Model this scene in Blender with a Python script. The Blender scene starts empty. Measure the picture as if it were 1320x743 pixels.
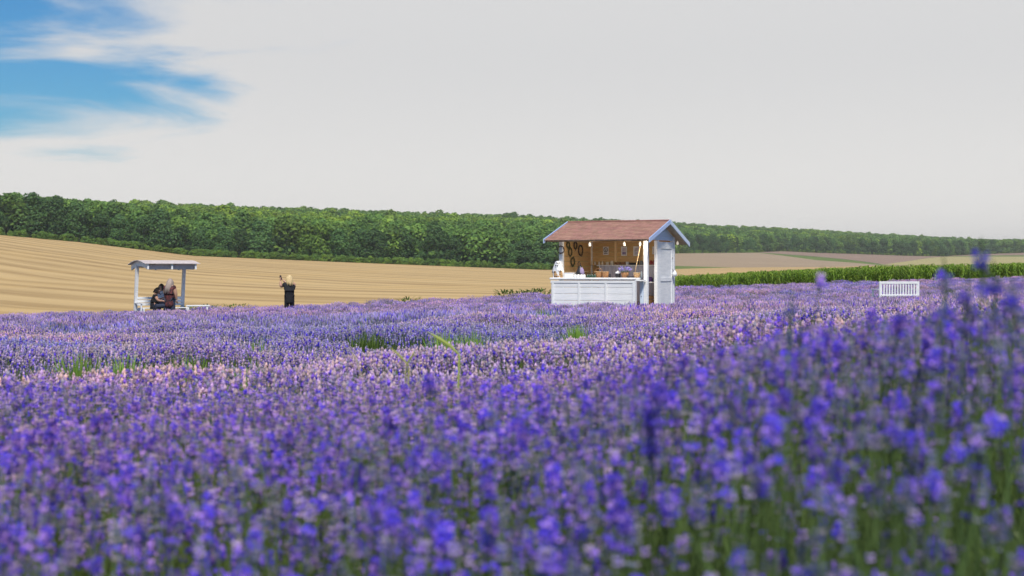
import bpy, bmesh, math, random
import numpy as np
from mathutils import Vector, Matrix, Euler

R = math.radians
rng = np.random.default_rng(7)
random.seed(7)
scene = bpy.context.scene
COL = scene.collection

# ------------------------------------------------------------------ camera
F = 1813.0            # focal length in photo pixels (photo 1320 x 743)
CX, HOR = 660.0, 350.0
EYE = 0.85            # metres above the soil at the photographer
cd = bpy.data.cameras.new('camera')
cam = bpy.data.objects.new('camera', cd); COL.objects.link(cam)
cam.location = (0, 0, EYE)
cam.rotation_euler = (R(90) - math.atan((371.5 - HOR) / F), 0, 0)
cd.sensor_width = 36.0
cd.lens = 36.0 * F / 1320.0
cd.clip_start, cd.clip_end = 0.05, 12000
cd.dof.use_dof = True
cd.dof.focus_distance = 40.0
cd.dof.aperture_fstop = 6.8
scene.camera = cam

# ------------------------------------------------------------------ sky, sun, exposure
SUN_AZ, SUN_EL = R(174), R(52)
sun_dir = Vector((math.sin(SUN_AZ) * math.cos(SUN_EL), math.cos(SUN_AZ) * math.cos(SUN_EL), math.sin(SUN_EL)))
w = bpy.data.worlds.new('World'); scene.world = w; w.use_nodes = True
nt = w.node_tree; N = nt.nodes; L = nt.links
for n in list(N): N.remove(n)
def nd(tree, typ, **kw):
    n = tree.nodes.new(typ)
    for k, v in kw.items():
        if k.startswith('i_'):
            n.inputs[k[2:].replace('_', ' ')].default_value = v
        else:
            setattr(n, k, v)
    return n
def mth(tree, op, a, b=None, c=None, clamp=False):
    n = tree.nodes.new('ShaderNodeMath'); n.operation = op; n.use_clamp = clamp
    for i, v in enumerate((a, b, c)):
        if v is None: continue
        if isinstance(v, (int, float)): n.inputs[i].default_value = v
        else: tree.links.new(v, n.inputs[i])
    return n.outputs[0]
def sstep(tree, v, lo, hi):
    n = tree.nodes.new('ShaderNodeMapRange'); n.interpolation_type = 'SMOOTHSTEP'
    tree.links.new(v, n.inputs['Value'])
    n.inputs['From Min'].default_value = lo; n.inputs['From Max'].default_value = hi
    return n.outputs['Result']
def mixc(tree, f, a, b, blend='MIX'):
    n = tree.nodes.new('ShaderNodeMix'); n.data_type = 'RGBA'; n.blend_type = blend
    for v, s in ((f, n.inputs['Factor']), (a, n.inputs['A']), (b, n.inputs['B'])):
        if isinstance(v, (int, float)): s.default_value = v
        elif isinstance(v, (tuple, list)): s.default_value = (*v[:3], 1)
        else: tree.links.new(v, s)
    return n.outputs['Result']

sky = nd(nt, 'ShaderNodeTexSky', sky_type='NISHITA', sun_disc=False, sun_elevation=SUN_EL, sun_rotation=SUN_AZ,
         air_density=1.2, dust_density=0.3, ozone_density=3.0)
tc = nd(nt, 'ShaderNodeTexCoord')
sep = nd(nt, 'ShaderNodeSeparateXYZ'); L.new(tc.outputs['Generated'], sep.inputs[0])
el = sep.outputs['Z']
dn = nd(nt, 'ShaderNodeVectorMath', operation='DOT_PRODUCT'); L.new(tc.outputs['Generated'], dn.inputs[0])
dn.inputs[1].default_value = Vector((math.sin(R(24)), math.cos(R(24)), 0.16)).normalized()     # the bank of bright cloud
# clouds lie on a high plane: direction / height
den = mth(nt, 'ADD', mth(nt, 'MAXIMUM', el, 0.0), 0.12)
comb = nd(nt, 'ShaderNodeCombineXYZ')
L.new(mth(nt, 'DIVIDE', sep.outputs['X'], den), comb.inputs[0]); L.new(mth(nt, 'DIVIDE', sep.outputs['Y'], den), comb.inputs[1])
comb.inputs[2].default_value = 12.4
cn = nd(nt, 'ShaderNodeTexNoise', i_Scale=1.25, i_Detail=9.0, i_Roughness=0.56, i_Distortion=0.5); L.new(comb.outputs[0], cn.inputs['Vector'])
veil = sstep(nt, dn.outputs['Value'], 0.71, 0.90)
low = mth(nt, 'SUBTRACT', 1.0, sstep(nt, el, 0.03, 0.13))
s = mth(nt, 'ADD', mth(nt, 'MULTIPLY', veil, 0.85), mth(nt, 'MULTIPLY', low, 0.8))
s = mth(nt, 'ADD', s, mth(nt, 'MULTIPLY', mth(nt, 'SUBTRACT', cn.outputs['Fac'], 0.5), 1.9))
cover = sstep(nt, s, 0.0, 0.50)
blue = nd(nt, 'ShaderNodeHueSaturation', i_Saturation=1.3, i_Value=0.75); L.new(sky.outputs[0], blue.inputs['Color'])
clear = mixc(nt, 1.0, blue.outputs[0], (0.34, 0.66, 0.88), 'MULTIPLY')
haze_c = mixc(nt, mth(nt, 'SUBTRACT', 1.0, sstep(nt, el, 0.0, 0.16)), (5.0, 5.0, 5.03), (6.4, 6.26, 6.0))
mixed = mixc(nt, cover, clear, haze_c)
bg = nd(nt, 'ShaderNodeBackground', i_Strength=0.1); L.new(mixed, bg.inputs['Color'])
L.new(bg.outputs[0], nd(nt, 'ShaderNodeOutputWorld').inputs['Surface'])

sl = bpy.data.lights.new('sun', 'SUN'); sl.energy = 2.9; sl.angle = R(9.0); sl.color = (1.0, 0.93, 0.82)
so = bpy.data.objects.new('sun', sl); COL.objects.link(so)
so.rotation_euler = (-sun_dir).to_track_quat('-Z', 'Y').to_euler()
vs = scene.view_settings
vs.view_transform = 'Standard'; vs.look = 'None'; vs.exposure = 0.52; vs.gamma = 1.0; vs.use_curve_mapping = False
scene.cycles.max_bounces = 8
scene.cycles.use_denoising = True

# ------------------------------------------------------------------ helpers
def tag(o, label=None, cat=None, group=None, kind=None):
    if label: o['label'] = label
    if cat: o['category'] = cat
    if group: o['group'] = group
    if kind: o['kind'] = kind
    return o

class MB:
    """collects shapes into one mesh; every face may carry a colour"""
    def __init__(s): s.v = []; s.f = []; s.c = []
    def add(s, vs_, fs_, col=(1, 1, 1)):
        b = len(s.v); s.v += [tuple(map(float, p)) for p in vs_]
        s.f += [tuple(i + b for i in q) for q in fs_]; s.c += [col] * len(fs_)
        return s
    def box(s, lo, hi, col=(1, 1, 1), m=None):
        (a, b, c), (d, e, f) = lo, hi
        P = [Vector(p) for p in ((a,b,c),(d,b,c),(d,e,c),(a,e,c),(a,b,f),(d,b,f),(d,e,f),(a,e,f))]
        if m: P = [m @ p for p in P]
        return s.add(P, [(0,3,2,1),(4,5,6,7),(0,1,5,4),(1,2,6,5),(2,3,7,6),(3,0,4,7)], col)
    def tube(s, pts, rad, n=8, col=(1, 1, 1), cap=True):
        pts = [Vector(p) for p in pts]
        if not isinstance(rad, (list, tuple)): rad = [rad] * len(pts)
        rings = []; b = len(s.v)
        for i, p in enumerate(pts):
            t = (pts[min(i + 1, len(pts) - 1)] - pts[max(i - 1, 0)]).normalized()
            u = t.orthogonal().normalized() if i == 0 else (pu - t * pu.dot(t)).normalized()
            pu = u; v = t.cross(u)
            for k in range(n):
                a = 2 * math.pi * k / n
                s.v.append(tuple(p + (u * math.cos(a) + v * math.sin(a)) * rad[i]))
        for i in range(len(pts) - 1):
            for k in range(n):
                s.f.append((b + i*n + k, b + i*n + (k+1) % n, b + (i+1)*n + (k+1) % n, b + (i+1)*n + k)); s.c.append(col)
        if cap:
            s.f.append(tuple(b + k for k in reversed(range(n)))); s.c.append(col)
            e = b + (len(pts) - 1) * n
            s.f.append(tuple(e + k for k in range(n))); s.c.append(col)
        return s
    def lathe(s, prof, n=14, col=(1, 1, 1), at=(0, 0, 0)):
        pts = [(at[0], at[1], at[2] + z) for r, z in prof]
        b = len(s.v)
        for (r, z), p in zip(prof, pts):
            for k in range(n):
                a = 2 * math.pi * k / n
                s.v.append((p[0] + r * math.cos(a), p[1] + r * math.sin(a), p[2]))
        for i in range(len(prof) - 1):
            for k in range(n):
                s.f.append((b + i*n + k, b + i*n + (k+1) % n, b + (i+1)*n + (k+1) % n, b + (i+1)*n + k)); s.c.append(col)
        s.f.append(tuple(b + k for k in reversed(range(n)))); s.c.append(col)
        e = b + (len(prof) - 1) * n
        s.f.append(tuple(e + k for k in range(n))); s.c.append(col)
        return s
    def mesh(s, name, mat=None, smooth=False):
        me = bpy.data.meshes.new(name); me.from_pydata(s.v, [], s.f)
        if mat: me.materials.append(mat)
        at = me.color_attributes.new('Col', 'FLOAT_COLOR', 'CORNER')
        tot = np.array([len(f) for f in s.f]); cc = np.ones((int(tot.sum()), 4), np.float32)
        cc[:, :3] = np.repeat(np.array(s.c, np.float32).reshape(-1, 3), tot, axis=0)
        at.data.foreach_set('color', cc.ravel())
        if smooth: me.polygons.foreach_set('use_smooth', np.ones(len(s.f), bool))
        me.update(); return me
    def build(s, name, mat, parent=None, smooth=False, loc=(0, 0, 0), rot=(0, 0, 0)):
        return put(name, s.mesh(name, mat, smooth), parent, loc, rot)

def put(name, me, parent=None, loc=(0, 0, 0), rot=(0, 0, 0)):
    o = bpy.data.objects.new(name, me); COL.objects.link(o)
    o.parent = parent; o.location = loc; o.rotation_euler = rot
    return o
def empty(name, loc, rz=0.0):
    o = bpy.data.objects.new(name, None); COL.objects.link(o)
    o.location = loc; o.rotation_euler = (0, 0, rz); o.empty_display_size = 0.1
    return o

def material(name, col, col2=None, scale=4.0, rough=0.8, stretch=(1, 1, 1), bump=0.0, detail=6.0, coord='Object', vcol=False, trans=0.0,
             lo=0.35, hi=0.65, spec=0.3, rnd=0.0):
    m = bpy.data.materials.new(name); m.use_nodes = True; t = m.node_tree
    for n in list(t.nodes): t.nodes.remove(n)
    out = nd(t, 'ShaderNodeOutputMaterial'); p = nd(t, 'ShaderNodeBsdfPrincipled', i_Roughness=rough)
    p.inputs['Specular IOR Level'].default_value = spec
    tcn = nd(t, 'ShaderNodeTexCoord'); mp = nd(t, 'ShaderNodeMapping'); mp.inputs['Scale'].default_value = stretch
    t.links.new(tcn.outputs[coord], mp.inputs['Vector'])
    nz = nd(t, 'ShaderNodeTexNoise', i_Scale=scale, i_Detail=detail, i_Roughness=0.6); t.links.new(mp.outputs[0], nz.inputs['Vector'])
    c = mixc(t, sstep(t, nz.outputs['Fac'], lo, hi), col, col2 or tuple(x * 0.8 for x in col))
    if vcol:
        a = nd(t, 'ShaderNodeAttribute', attribute_name='Col'); c = mixc(t, 1.0, a.outputs['Color'], c, 'MULTIPLY')
    if rnd:
        oi = nd(t, 'ShaderNodeObjectInfo')
        k = mth(t, 'ADD', mth(t, 'MULTIPLY', oi.outputs['Random'], rnd), 1 - rnd / 2)
        hs = nd(t, 'ShaderNodeHueSaturation'); t.links.new(c, hs.inputs['Color']); t.links.new(k, hs.inputs['Value']); c = hs.outputs[0]
    t.links.new(c, p.inputs['Base Color'])
    if bump:
        b = nd(t, 'ShaderNodeBump', i_Strength=bump, i_Distance=0.02); t.links.new(nz.outputs['Fac'], b.inputs['Height'])
        t.links.new(b.outputs[0], p.inputs['Normal'])
    sh = p.outputs[0]
    if trans:
        tr = nd(t, 'ShaderNodeBsdfTranslucent'); t.links.new(c, tr.inputs['Color'])
        mx = nd(t, 'ShaderNodeMixShader'); mx.inputs[0].default_value = trans
        t.links.new(sh, mx.inputs[1]); t.links.new(tr.outputs[0], mx.inputs[2]); sh = mx.outputs[0]
    t.links.new(sh, out.inputs['Surface'])
    return m

def vnoise(x, y, seed=0):
    """value noise 0..1"""
    xi, yi = np.floor(x).astype(np.int64), np.floor(y).astype(np.int64)
    fx, fy = x - xi, y - yi
    fx = fx * fx * (3 - 2 * fx); fy = fy * fy * (3 - 2 * fy)
    def h(a, b):
        n = (a * 374761393 + b * 668265263 + seed * 974634777) & 0x7fffffff
        n = ((n ^ (n >> 13)) * 1274126177) & 0x7fffffff
        return ((n ^ (n >> 16)) & 0xffff) / 65535.0
    return (h(xi, yi) * (1 - fx) + h(xi + 1, yi) * fx) * (1 - fy) + (h(xi, yi + 1) * (1 - fx) + h(xi + 1, yi + 1) * fx) * fy

# ------------------------------------------------------------------ terrain
# profile knots: bearing (as photo column) -> (depth, height relative to the eye)
LAV = 0.55
def col(*a): return np.array(a, float)
PXC = col(0, 350, 700, 880, 1050, 1200, 1320)
def rr(rows, d): return (HOR - col(*rows)) / F * d
EDGE_D = col(55, 58, 62, 65, 70, 74, 78)
near = [
    (col(*[0.0]*7), col(-.26, -.26, -.25, -.21, -.18, -.16, -.16)),
    (col(*[1.0]*7), col(-.24, -.24, -.22, -.175, -.135, -.12, -.12)),
    (col(*[1.6]*7), col(-.24, -.23, -.19, -.13, -.075, -.055, -.045)),
    (col(*[3.0]*7), col(-.285, -.28, -.24, -.17, -.12, -.095, -.08)),
    (col(*[7.0]*7), rr((456, 455, 440, 420, 402, 389, 385), 7.0)),
    (col(*[20.]*7), rr((416, 408, 398, 394, 390, 385, 379), 20.0)),
    (col(*[45.]*7), rr((403.5, 397, 388, 384.5, 381.5, 379, 373), 45.0)),
    (EDGE_D, rr((402, 391, 375, 367, 361, 357, 354), EDGE_D)),
]
KN = [(PXC, d, z - LAV) for d, z in near]
def K(px, rows, d):
    px, d = col(*px), col(*d)
    return (px, d, (HOR - col(*rows)) / F * d)
# just beyond the lavender (maize stands here on the right)
_e = KN[-1]
KN.append((PXC, EDGE_D + 22, col(-2.05, -1.85, -1.55, -1.45, -1.15, -.95, -.8)))
KN.append(K((-200, 0, 250, 440, 700, 870, 1050, 1200, 1320), (357, 360, 365, 368, 369, 366, 364, 362, 360), [150]*9))
A_FAR = len(KN)
KN.append(K((-200, 0, 100, 250, 440, 700, 780, 870, 945, 1050, 1140, 1320), (290, 303, 312, 330, 338, 348, 348, 347, 345, 344.5, 343, 341), (370, 380, 385, 395, 400, 420, 440, 470, 500, 520, 540, 560)))
KN.append(K((-200, 0, 100, 250, 440, 700, 780, 870, 945, 1050, 1140, 1320), (290, 303, 312, 330, 338, 348, 348, 343, 344.9, 344.4, 343, 341), (370, 380, 385, 395, 400, 420, 440, 520, 502, 522, 542, 562)))
BPX = (-200, 0, 100, 250, 440, 700, 780, 870, 975, 1050, 1140, 1170, 1200, 1216, 1260, 1320)
KN.append(K(BPX, (290, 303, 312, 330, 338, 348, 348, 327, 326, 335.5, 342.6, 342.4, 342, 341.7, 341.2, 340.7), (370, 380, 385, 395, 400, 420, 440, 850, 930, 760, 575, 570, 568, 568, 568, 570)))   # B far
KN.append(K(BPX, (290, 303, 312, 330, 338, 348, 348, 326.8, 325.7, 331, 341.5, 342.2, 341.8, 341.5, 341, 340.5), (370, 380, 385, 395, 400, 420, 440, 852, 934, 840, 595, 572, 570, 570, 570, 572)))   # green strip far
KN.append(K(BPX, (290, 303, 312, 330, 338, 348, 348, 326.7, 325.6, 330.8, 341.3, 337, 332.6, 331.2, 331, 331), (370, 380, 385, 395, 400, 420, 440, 853, 936, 842, 597, 750, 950, 1076, 1090, 1100)))   # D far
KN.append(K(BPX, (290, 303, 312, 330, 338, 348, 348, 326.6, 325.5, 330.7, 341.2, 336.9, 332.4, 331.0, 329.6, 329.3), (370, 380, 385, 395, 400, 420, 440, 854, 938, 844, 599, 752, 955, 1078, 1120, 1130)))   # thin green far
KN.append(K((-200, 0, 100, 250, 440, 700, 780, 870, 975, 1010, 1050, 1100, 1140, 1170, 1200, 1216, 1260, 1320), (290, 303, 312, 330, 338, 348, 348, 326.5, 325.3, 324, 326, 327.5, 329, 330, 330.5, 330.5, 328, 326),
            (370, 380, 385, 395, 400, 420, 440, 855, 940, 980, 1000, 1020, 1035, 1045, 1060, 1080, 1180, 1200)))
BASE = len(KN) - 1
TREE = 12.0
def ridge(px, rows, d):
    a = K(px, rows, d); return (a[0], a[1], a[2] - TREE)
KN.append(ridge((-200, 0, 250, 440, 600, 700, 870, 1050, 1200, 1320, 1600), (253, 256.5, 263, 269, 275, 278, 286, 295, 304.5, 310, 319), (900, 900, 900, 920, 950, 1000, 1300, 1500, 1600, 1700, 1750)))
RIDGE = len(KN) - 1
_r = KN[-1]
KN.append((_r[0], _r[1] + 700, _r[2] - 25))
KN.append((_r[0], _r[1] * 0 + 3600, _r[2] - 90))

def knots_at(px):
    px = np.atleast_1d(px).astype(float)
    D = np.stack([np.interp(px, k[0], k[1]) for k in KN]); Z = np.stack([np.interp(px, k[0], k[2]) for k in KN])
    for i in range(1, len(D)): D[i] = np.maximum(D[i], D[i - 1] + 1e-3)
    return D, Z
def gz_pd(px, d):
    """world height of the ground at photo column px and depth d"""
    px = np.atleast_1d(px).astype(float); d = np.broadcast_to(np.asarray(d, float), px.shape)
    D, Z = knots_at(px); out = np.array(Z[-1])
    for i in range(len(D) - 1):
        m = (d >= D[i]) & (d < D[i + 1])
        t = (d - D[i]) / (D[i + 1] - D[i])
        out = np.where(m, Z[i] + t * (Z[i + 1] - Z[i]), out)
    return out + EYE
AZMAX = R(52)
def to_pd(x, y):
    az = np.clip(np.arctan2(x, y), -AZMAX, AZMAX)
    return CX + F * np.tan(az), np.hypot(x, y) * np.cos(az)
def gz(x, y):
    p, d = to_pd(np.atleast_1d(np.asarray(x, float)), np.atleast_1d(np.asarray(y, float)))
    return gz_pd(p, d)
def at_pd(px, d): return ((px - CX) / F * d, d)

az_list = np.unique(np.round(np.concatenate([np.arange(-180, -52, 8.0), np.arange(-52, -24, 2.0), np.arange(-24, 24.01, 0.15), np.arange(26, 53, 2.0), np.arange(60, 181, 8.0)]), 3))
def sheet(name, k0, k1, sub, mat, lab_kind='structure'):
    """one field of the ground between two profile knots"""
    azr = np.radians(az_list); azc = np.clip(azr, -AZMAX, AZMAX)
    px = CX + F * np.tan(azc); D, Z = knots_at(px)
    ds = []; zs = []
    for k in range(k0, k1):
        n = sub if isinstance(sub, int) else sub[k - k0]
        for j in range(n + (1 if k == k1 - 1 else 0)):
            t = j / n; ds.append(D[k] + t * (D[k+1] - D[k])); zs.append(Z[k] + t * (Z[k+1] - Z[k]))
    ds, zs = np.array(ds), np.array(zs) + EYE
    rad = ds / np.cos(azc)
    X, Y = rad * np.sin(azr), rad * np.cos(azr)
    nr, nc = ds.shape
    V = np.stack([X, Y, zs], -1).reshape(-1, 3)
    thick = np.abs(D[k1] - D[k0])
    fs = []
    for c in range(nc - 1):
        if max(thick[c], thick[c + 1]) < 4.5: continue
        for r in range(nr - 1):
            a = r * nc + c
            fs.append((a, a + 1, a + nc + 1, a + nc))
    me = bpy.data.meshes.new(name); me.from_pydata(V.tolist(), [], fs); me.materials.append(mat); me.update()
    bm = bmesh.new(); bm.from_mesh(me)
    bmesh.ops.delete(bm, geom=[v for v in bm.verts if not v.link_faces], context='VERTS'); bm.to_mesh(me); bm.free()
    me.polygons.foreach_set('use_smooth', np.ones(len(me.polygons), bool))
    return tag(put(name, me), kind=lab_kind)

def field_mat(name, c1, c2, stripe_dir, spacing, c3=None, amt=0.5, bscale=0.05, wob=0.4):
    """a worked field: rows along a direction, blotches across it"""
    m = bpy.data.materials.new(name); m.use_nodes = True; t = m.node_tree
    p = t.nodes['Principled BSDF']; p.inputs['Roughness'].default_value = 0.9; p.inputs['Specular IOR Level'].default_value = 0.15
    g = nd(t, 'ShaderNodeNewGeometry'); mp = nd(t, 'ShaderNodeMapping'); mp.vector_type = 'POINT'
    mp.inputs['Rotation'].default_value = (0, 0, stripe_dir); t.links.new(g.outputs['Position'], mp.inputs['Vector'])
    sx = nd(t, 'ShaderNodeSeparateXYZ'); t.links.new(mp.outputs[0], sx.inputs[0])
    st = nd(t, 'ShaderNodeMapping'); st.inputs['Scale'].default_value = (0.006, 1.0 / spacing, 0.0); t.links.new(mp.outputs[0], st.inputs['Vector'])
    n1 = nd(t, 'ShaderNodeTexNoise', i_Scale=1.0, i_Detail=5.0, i_Roughness=0.7); t.links.new(st.outputs[0], n1.inputs['Vector'])
    wv = mth(t, 'SINE', mth(t, 'ADD', mth(t, 'MULTIPLY', sx.outputs['Y'], 2 * math.pi / spacing), mth(t, 'MULTIPLY', n1.outputs['Fac'], wob * 3)))
    rowf = mth(t, 'ADD', mth(t, 'MULTIPLY', wv, 0.13), n1.outputs['Fac'])
    n2 = nd(t, 'ShaderNodeTexNoise', i_Scale=bscale, i_Detail=6.0, i_Roughness=0.65); t.links.new(g.outputs['Position'], n2.inputs['Vector'])
    n3 = nd(t, 'ShaderNodeTexNoise', i_Scale=2.2, i_Detail=4.0, i_Roughness=0.7); t.links.new(g.outputs['Position'], n3.inputs['Vector'])
    st2 = nd(t, 'ShaderNodeMapping'); st2.inputs['Scale'].default_value = (0.012, 2.8 / spacing, 0.0); st2.inputs['Location'].default_value = (7, 3, 0); t.links.new(mp.outputs[0], st2.inputs['Vector'])
    n4 = nd(t, 'ShaderNodeTexNoise', i_Scale=1.0, i_Detail=4.0, i_Roughness=0.75); t.links.new(st2.outputs[0], n4.inputs['Vector'])
    rowf = mth(t, 'ADD', mth(t, 'MULTIPLY', rowf, 0.6), mth(t, 'MULTIPLY', n4.outputs['Fac'], 0.45))
    f = mth(t, 'MULTIPLY', sstep(t, rowf, 0.43, 0.66), amt)
    f = mth(t, 'ADD', f, mth(t, 'MULTIPLY', mth(t, 'SUBTRACT', n3.outputs['Fac'], 0.5), 0.5), clamp=True)
    c = mixc(t, f, c1, c2)
    c = mixc(t, mth(t, 'MULTIPLY', sstep(t, n2.outputs['Fac'], 0.45, 0.7), 0.6), c, c3 or c1)
    t.links.new(c, p.inputs['Base Color'])
    b = nd(t, 'ShaderNodeBump', i_Strength=0.6, i_Distance=0.25); t.links.new(rowf, b.inputs['Height']); t.links.new(b.outputs[0], p.inputs['Normal'])
    return m

M = {}
M['soil'] = material('lavender_soil', (0.055, 0.065, 0.03), (0.10, 0.08, 0.05), scale=3.0, rough=0.95, bump=0.6)
M['stubble'] = field_mat('stubble', (0.56, 0.40, 0.19), (0.36, 0.24, 0.105), R(53), 6.5, (0.56, 0.38, 0.155), amt=0.95)
M['grass'] = field_mat('grass_strip', (0.13, 0.19, 0.045), (0.09, 0.14, 0.04), R(40), 4.0, (0.2, 0.22, 0.07))
M['plowed'] = field_mat('plowed_field', (0.36, 0.27, 0.18), (0.30, 0.22, 0.14), R(60), 9.0, (0.40, 0.31, 0.2), bscale=0.015)
M['fallow'] = field_mat('fallow_field', (0.29, 0.205, 0.155), (0.25, 0.17, 0.125), R(60), 9.0, (0.32, 0.225, 0.165), bscale=0.015)
M['pale'] = field_mat('pale_field', (0.42, 0.36, 0.17), (0.32, 0.29, 0.12), R(70), 9.0, (0.34, 0.34, 0.13), bscale=0.012)
M['floor'] = field_mat('forest_floor', (0.06, 0.085, 0.03), (0.04, 0.06, 0.02), R(30), 6.0)

LE = len(near) - 1
sheet('lavender_soil', 0, LE, 5, M['soil'])
sheet('stubble_field', LE, A_FAR, (6, 8, 24), M['stubble'])
sheet('grass_strip', A_FAR, A_FAR + 1, 3, M['grass'])
sheet('plowed_field', A_FAR + 1, A_FAR + 2, 8, M['plowed'])
sheet('grass_strip', A_FAR + 2, A_FAR + 3, 3, M['grass'])
sheet('crop_field', A_FAR + 3, A_FAR + 4, 5, M['pale'])
sheet('grass_strip', A_FAR + 4, A_FAR + 5, 3, M['grass'])
sheet('fallow_field', A_FAR + 5, A_FAR + 6, 5, M['fallow'])
sheet('hillside', BASE, len(KN) - 1, (10, 6, 3), M['floor'])

# ------------------------------------------------------------------ scattering of uncountable plants (geometry nodes)
def scatter(name, protos, pos, rot, scl, idx, tint, label, cat):
    """one object that places prototype meshes on its points; prototypes live in a collection of their own"""
    coll = bpy.data.collections.new(name + '_kinds')
    names = []
    for i, me in enumerate(protos):
        o = bpy.data.objects.new('%s_kind_%02d' % (name, i), me); coll.objects.link(o)
    me = bpy.data.meshes.new(name); n = len(pos)
    me.vertices.add(n); me.vertices.foreach_set('co', np.asarray(pos, np.float32).ravel())
    for nm, typ, key, arr in (('rot', 'FLOAT_VECTOR', 'vector', rot), ('scl', 'FLOAT_VECTOR', 'vector', scl), ('idx', 'INT', 'value', idx), ('tint', 'FLOAT', 'value', tint)):
        a = me.attributes.new(nm, typ, 'POINT')
        a.data.foreach_set(key, np.asarray(arr, np.int32 if typ == 'INT' else np.float32).ravel())
    ob = put(name, me)
    g = bpy.data.node_groups.new(name + '_scatter', 'GeometryNodeTree')
    g.interface.new_socket('Geometry', in_out='INPUT', socket_type='NodeSocketGeometry')
    g.interface.new_socket('Geometry', in_out='OUTPUT', socket_type='NodeSocketGeometry')
    gi, go = g.nodes.new('NodeGroupInput'), g.nodes.new('NodeGroupOutput')
    ci = g.nodes.new('GeometryNodeCollectionInfo'); ci.inputs['Collection'].default_value = coll
    ci.inputs['Separate Children'].default_value = True; ci.inputs['Reset Children'].default_value = True
    ip = g.nodes.new('GeometryNodeInstanceOnPoints'); ip.inputs['Pick Instance'].default_value = True
    def attr(nm, typ):
        a = g.nodes.new('GeometryNodeInputNamedAttribute'); a.data_type = typ; a.inputs['Name'].default_value = nm; return a.outputs['Attribute']
    g.links.new(gi.outputs[0], ip.inputs['Points']); g.links.new(ci.outputs[0], ip.inputs['Instance'])
    g.links.new(attr('idx', 'INT'), ip.inputs['Instance Index']); g.links.new(attr('scl', 'FLOAT_VECTOR'), ip.inputs['Scale'])
    e2r = g.nodes.new('FunctionNodeEulerToRotation'); g.links.new(attr('rot', 'FLOAT_VECTOR'), e2r.inputs[0]); g.links.new(e2r.outputs[0], ip.inputs['Rotation'])
    g.links.new(ip.outputs[0], go.inputs[0])
    ob.modifiers.new('scatter', 'NODES').node_group = g
    for me_ in protos:
        for mt in me_.materials:
            if mt and mt.name not in [x.name for x in me.materials if x]: me.materials.append(mt)
    return tag(ob, label, cat, kind='stuff')

def plant_mat(name, trans=0.4, rough=0.7, tint_a=(1, 1, 1), tint_b=(1, 1, 1), rnd=0.3, nscale=0.0):
    """vertex colour, varied per plant"""
    m = bpy.data.materials.new(name); m.use_nodes = True; t = m.node_tree
    p = t.nodes['Principled BSDF']; out = t.nodes['Material Output']; p.inputs['Roughness'].default_value = rough; p.inputs['Specular IOR Level'].default_value = 0.2
    a = nd(t, 'ShaderNodeAttribute', attribute_name='Col'); oi = nd(t, 'ShaderNodeObjectInfo')
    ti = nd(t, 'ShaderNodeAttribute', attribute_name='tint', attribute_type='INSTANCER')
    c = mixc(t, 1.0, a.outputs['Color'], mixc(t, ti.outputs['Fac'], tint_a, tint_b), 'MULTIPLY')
    hs = nd(t, 'ShaderNodeHueSaturation'); t.links.new(c, hs.inputs['Color'])
    t.links.new(mth(t, 'ADD', mth(t, 'MULTIPLY', oi.outputs['Random'], rnd), 1 - rnd / 2), hs.inputs['Value'])
    c = hs.outputs[0]
    t.links.new(c, p.inputs['Base Color'])
    tr = nd(t, 'ShaderNodeBsdfTranslucent'); t.links.new(c, tr.inputs['Color'])
    mx = nd(t, 'ShaderNodeMixShader'); mx.inputs[0].default_value = trans
    t.links.new(p.outputs[0], mx.inputs[1]); t.links.new(tr.outputs[0], mx.inputs[2]); t.links.new(mx.outputs[0], out.inputs['Surface'])
    return m
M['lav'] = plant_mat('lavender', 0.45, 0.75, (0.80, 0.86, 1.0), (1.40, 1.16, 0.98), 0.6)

# ---- lavender
STEM = (0.17, 0.27, 0.08)
def pick(cols): return random.choice(cols)
CALYX = [(.30, .33, .50), (.36, .39, .52), (.43, .41, .48), (.24, .26, .48), (.46, .42, .44), (.34, .40, .46)]
COROL = [(.13, .09, .80), (.19, .12, .86), (.33, .19, .88), (.52, .32, .90), (.10, .07, .72), (.24, .13, .84)]
PASTEL = [(.50, .41, .78), (.62, .51, .84), (.40, .29, .78), (.70, .59, .82), (.58, .50, .68), (.64, .56, .60)]
def bipyr(mb, p, axis, ln, r, c, n=4):
    axis = axis.normalized(); u = axis.orthogonal().normalized(); v = axis.cross(u); m = p + axis * ln * 0.55
    vs_ = [p] + [m + (u * math.cos(2*math.pi*k/n) + v * math.sin(2*math.pi*k/n)) * r for k in range(n)] + [p + axis * ln]
    fs_ = [(0, 1 + (k+1) % n, 1 + k) for k in range(n)] + [(n+1, 1 + k, 1 + (k+1) % n) for k in range(n)]
    mb.add(vs_, fs_, c)
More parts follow.
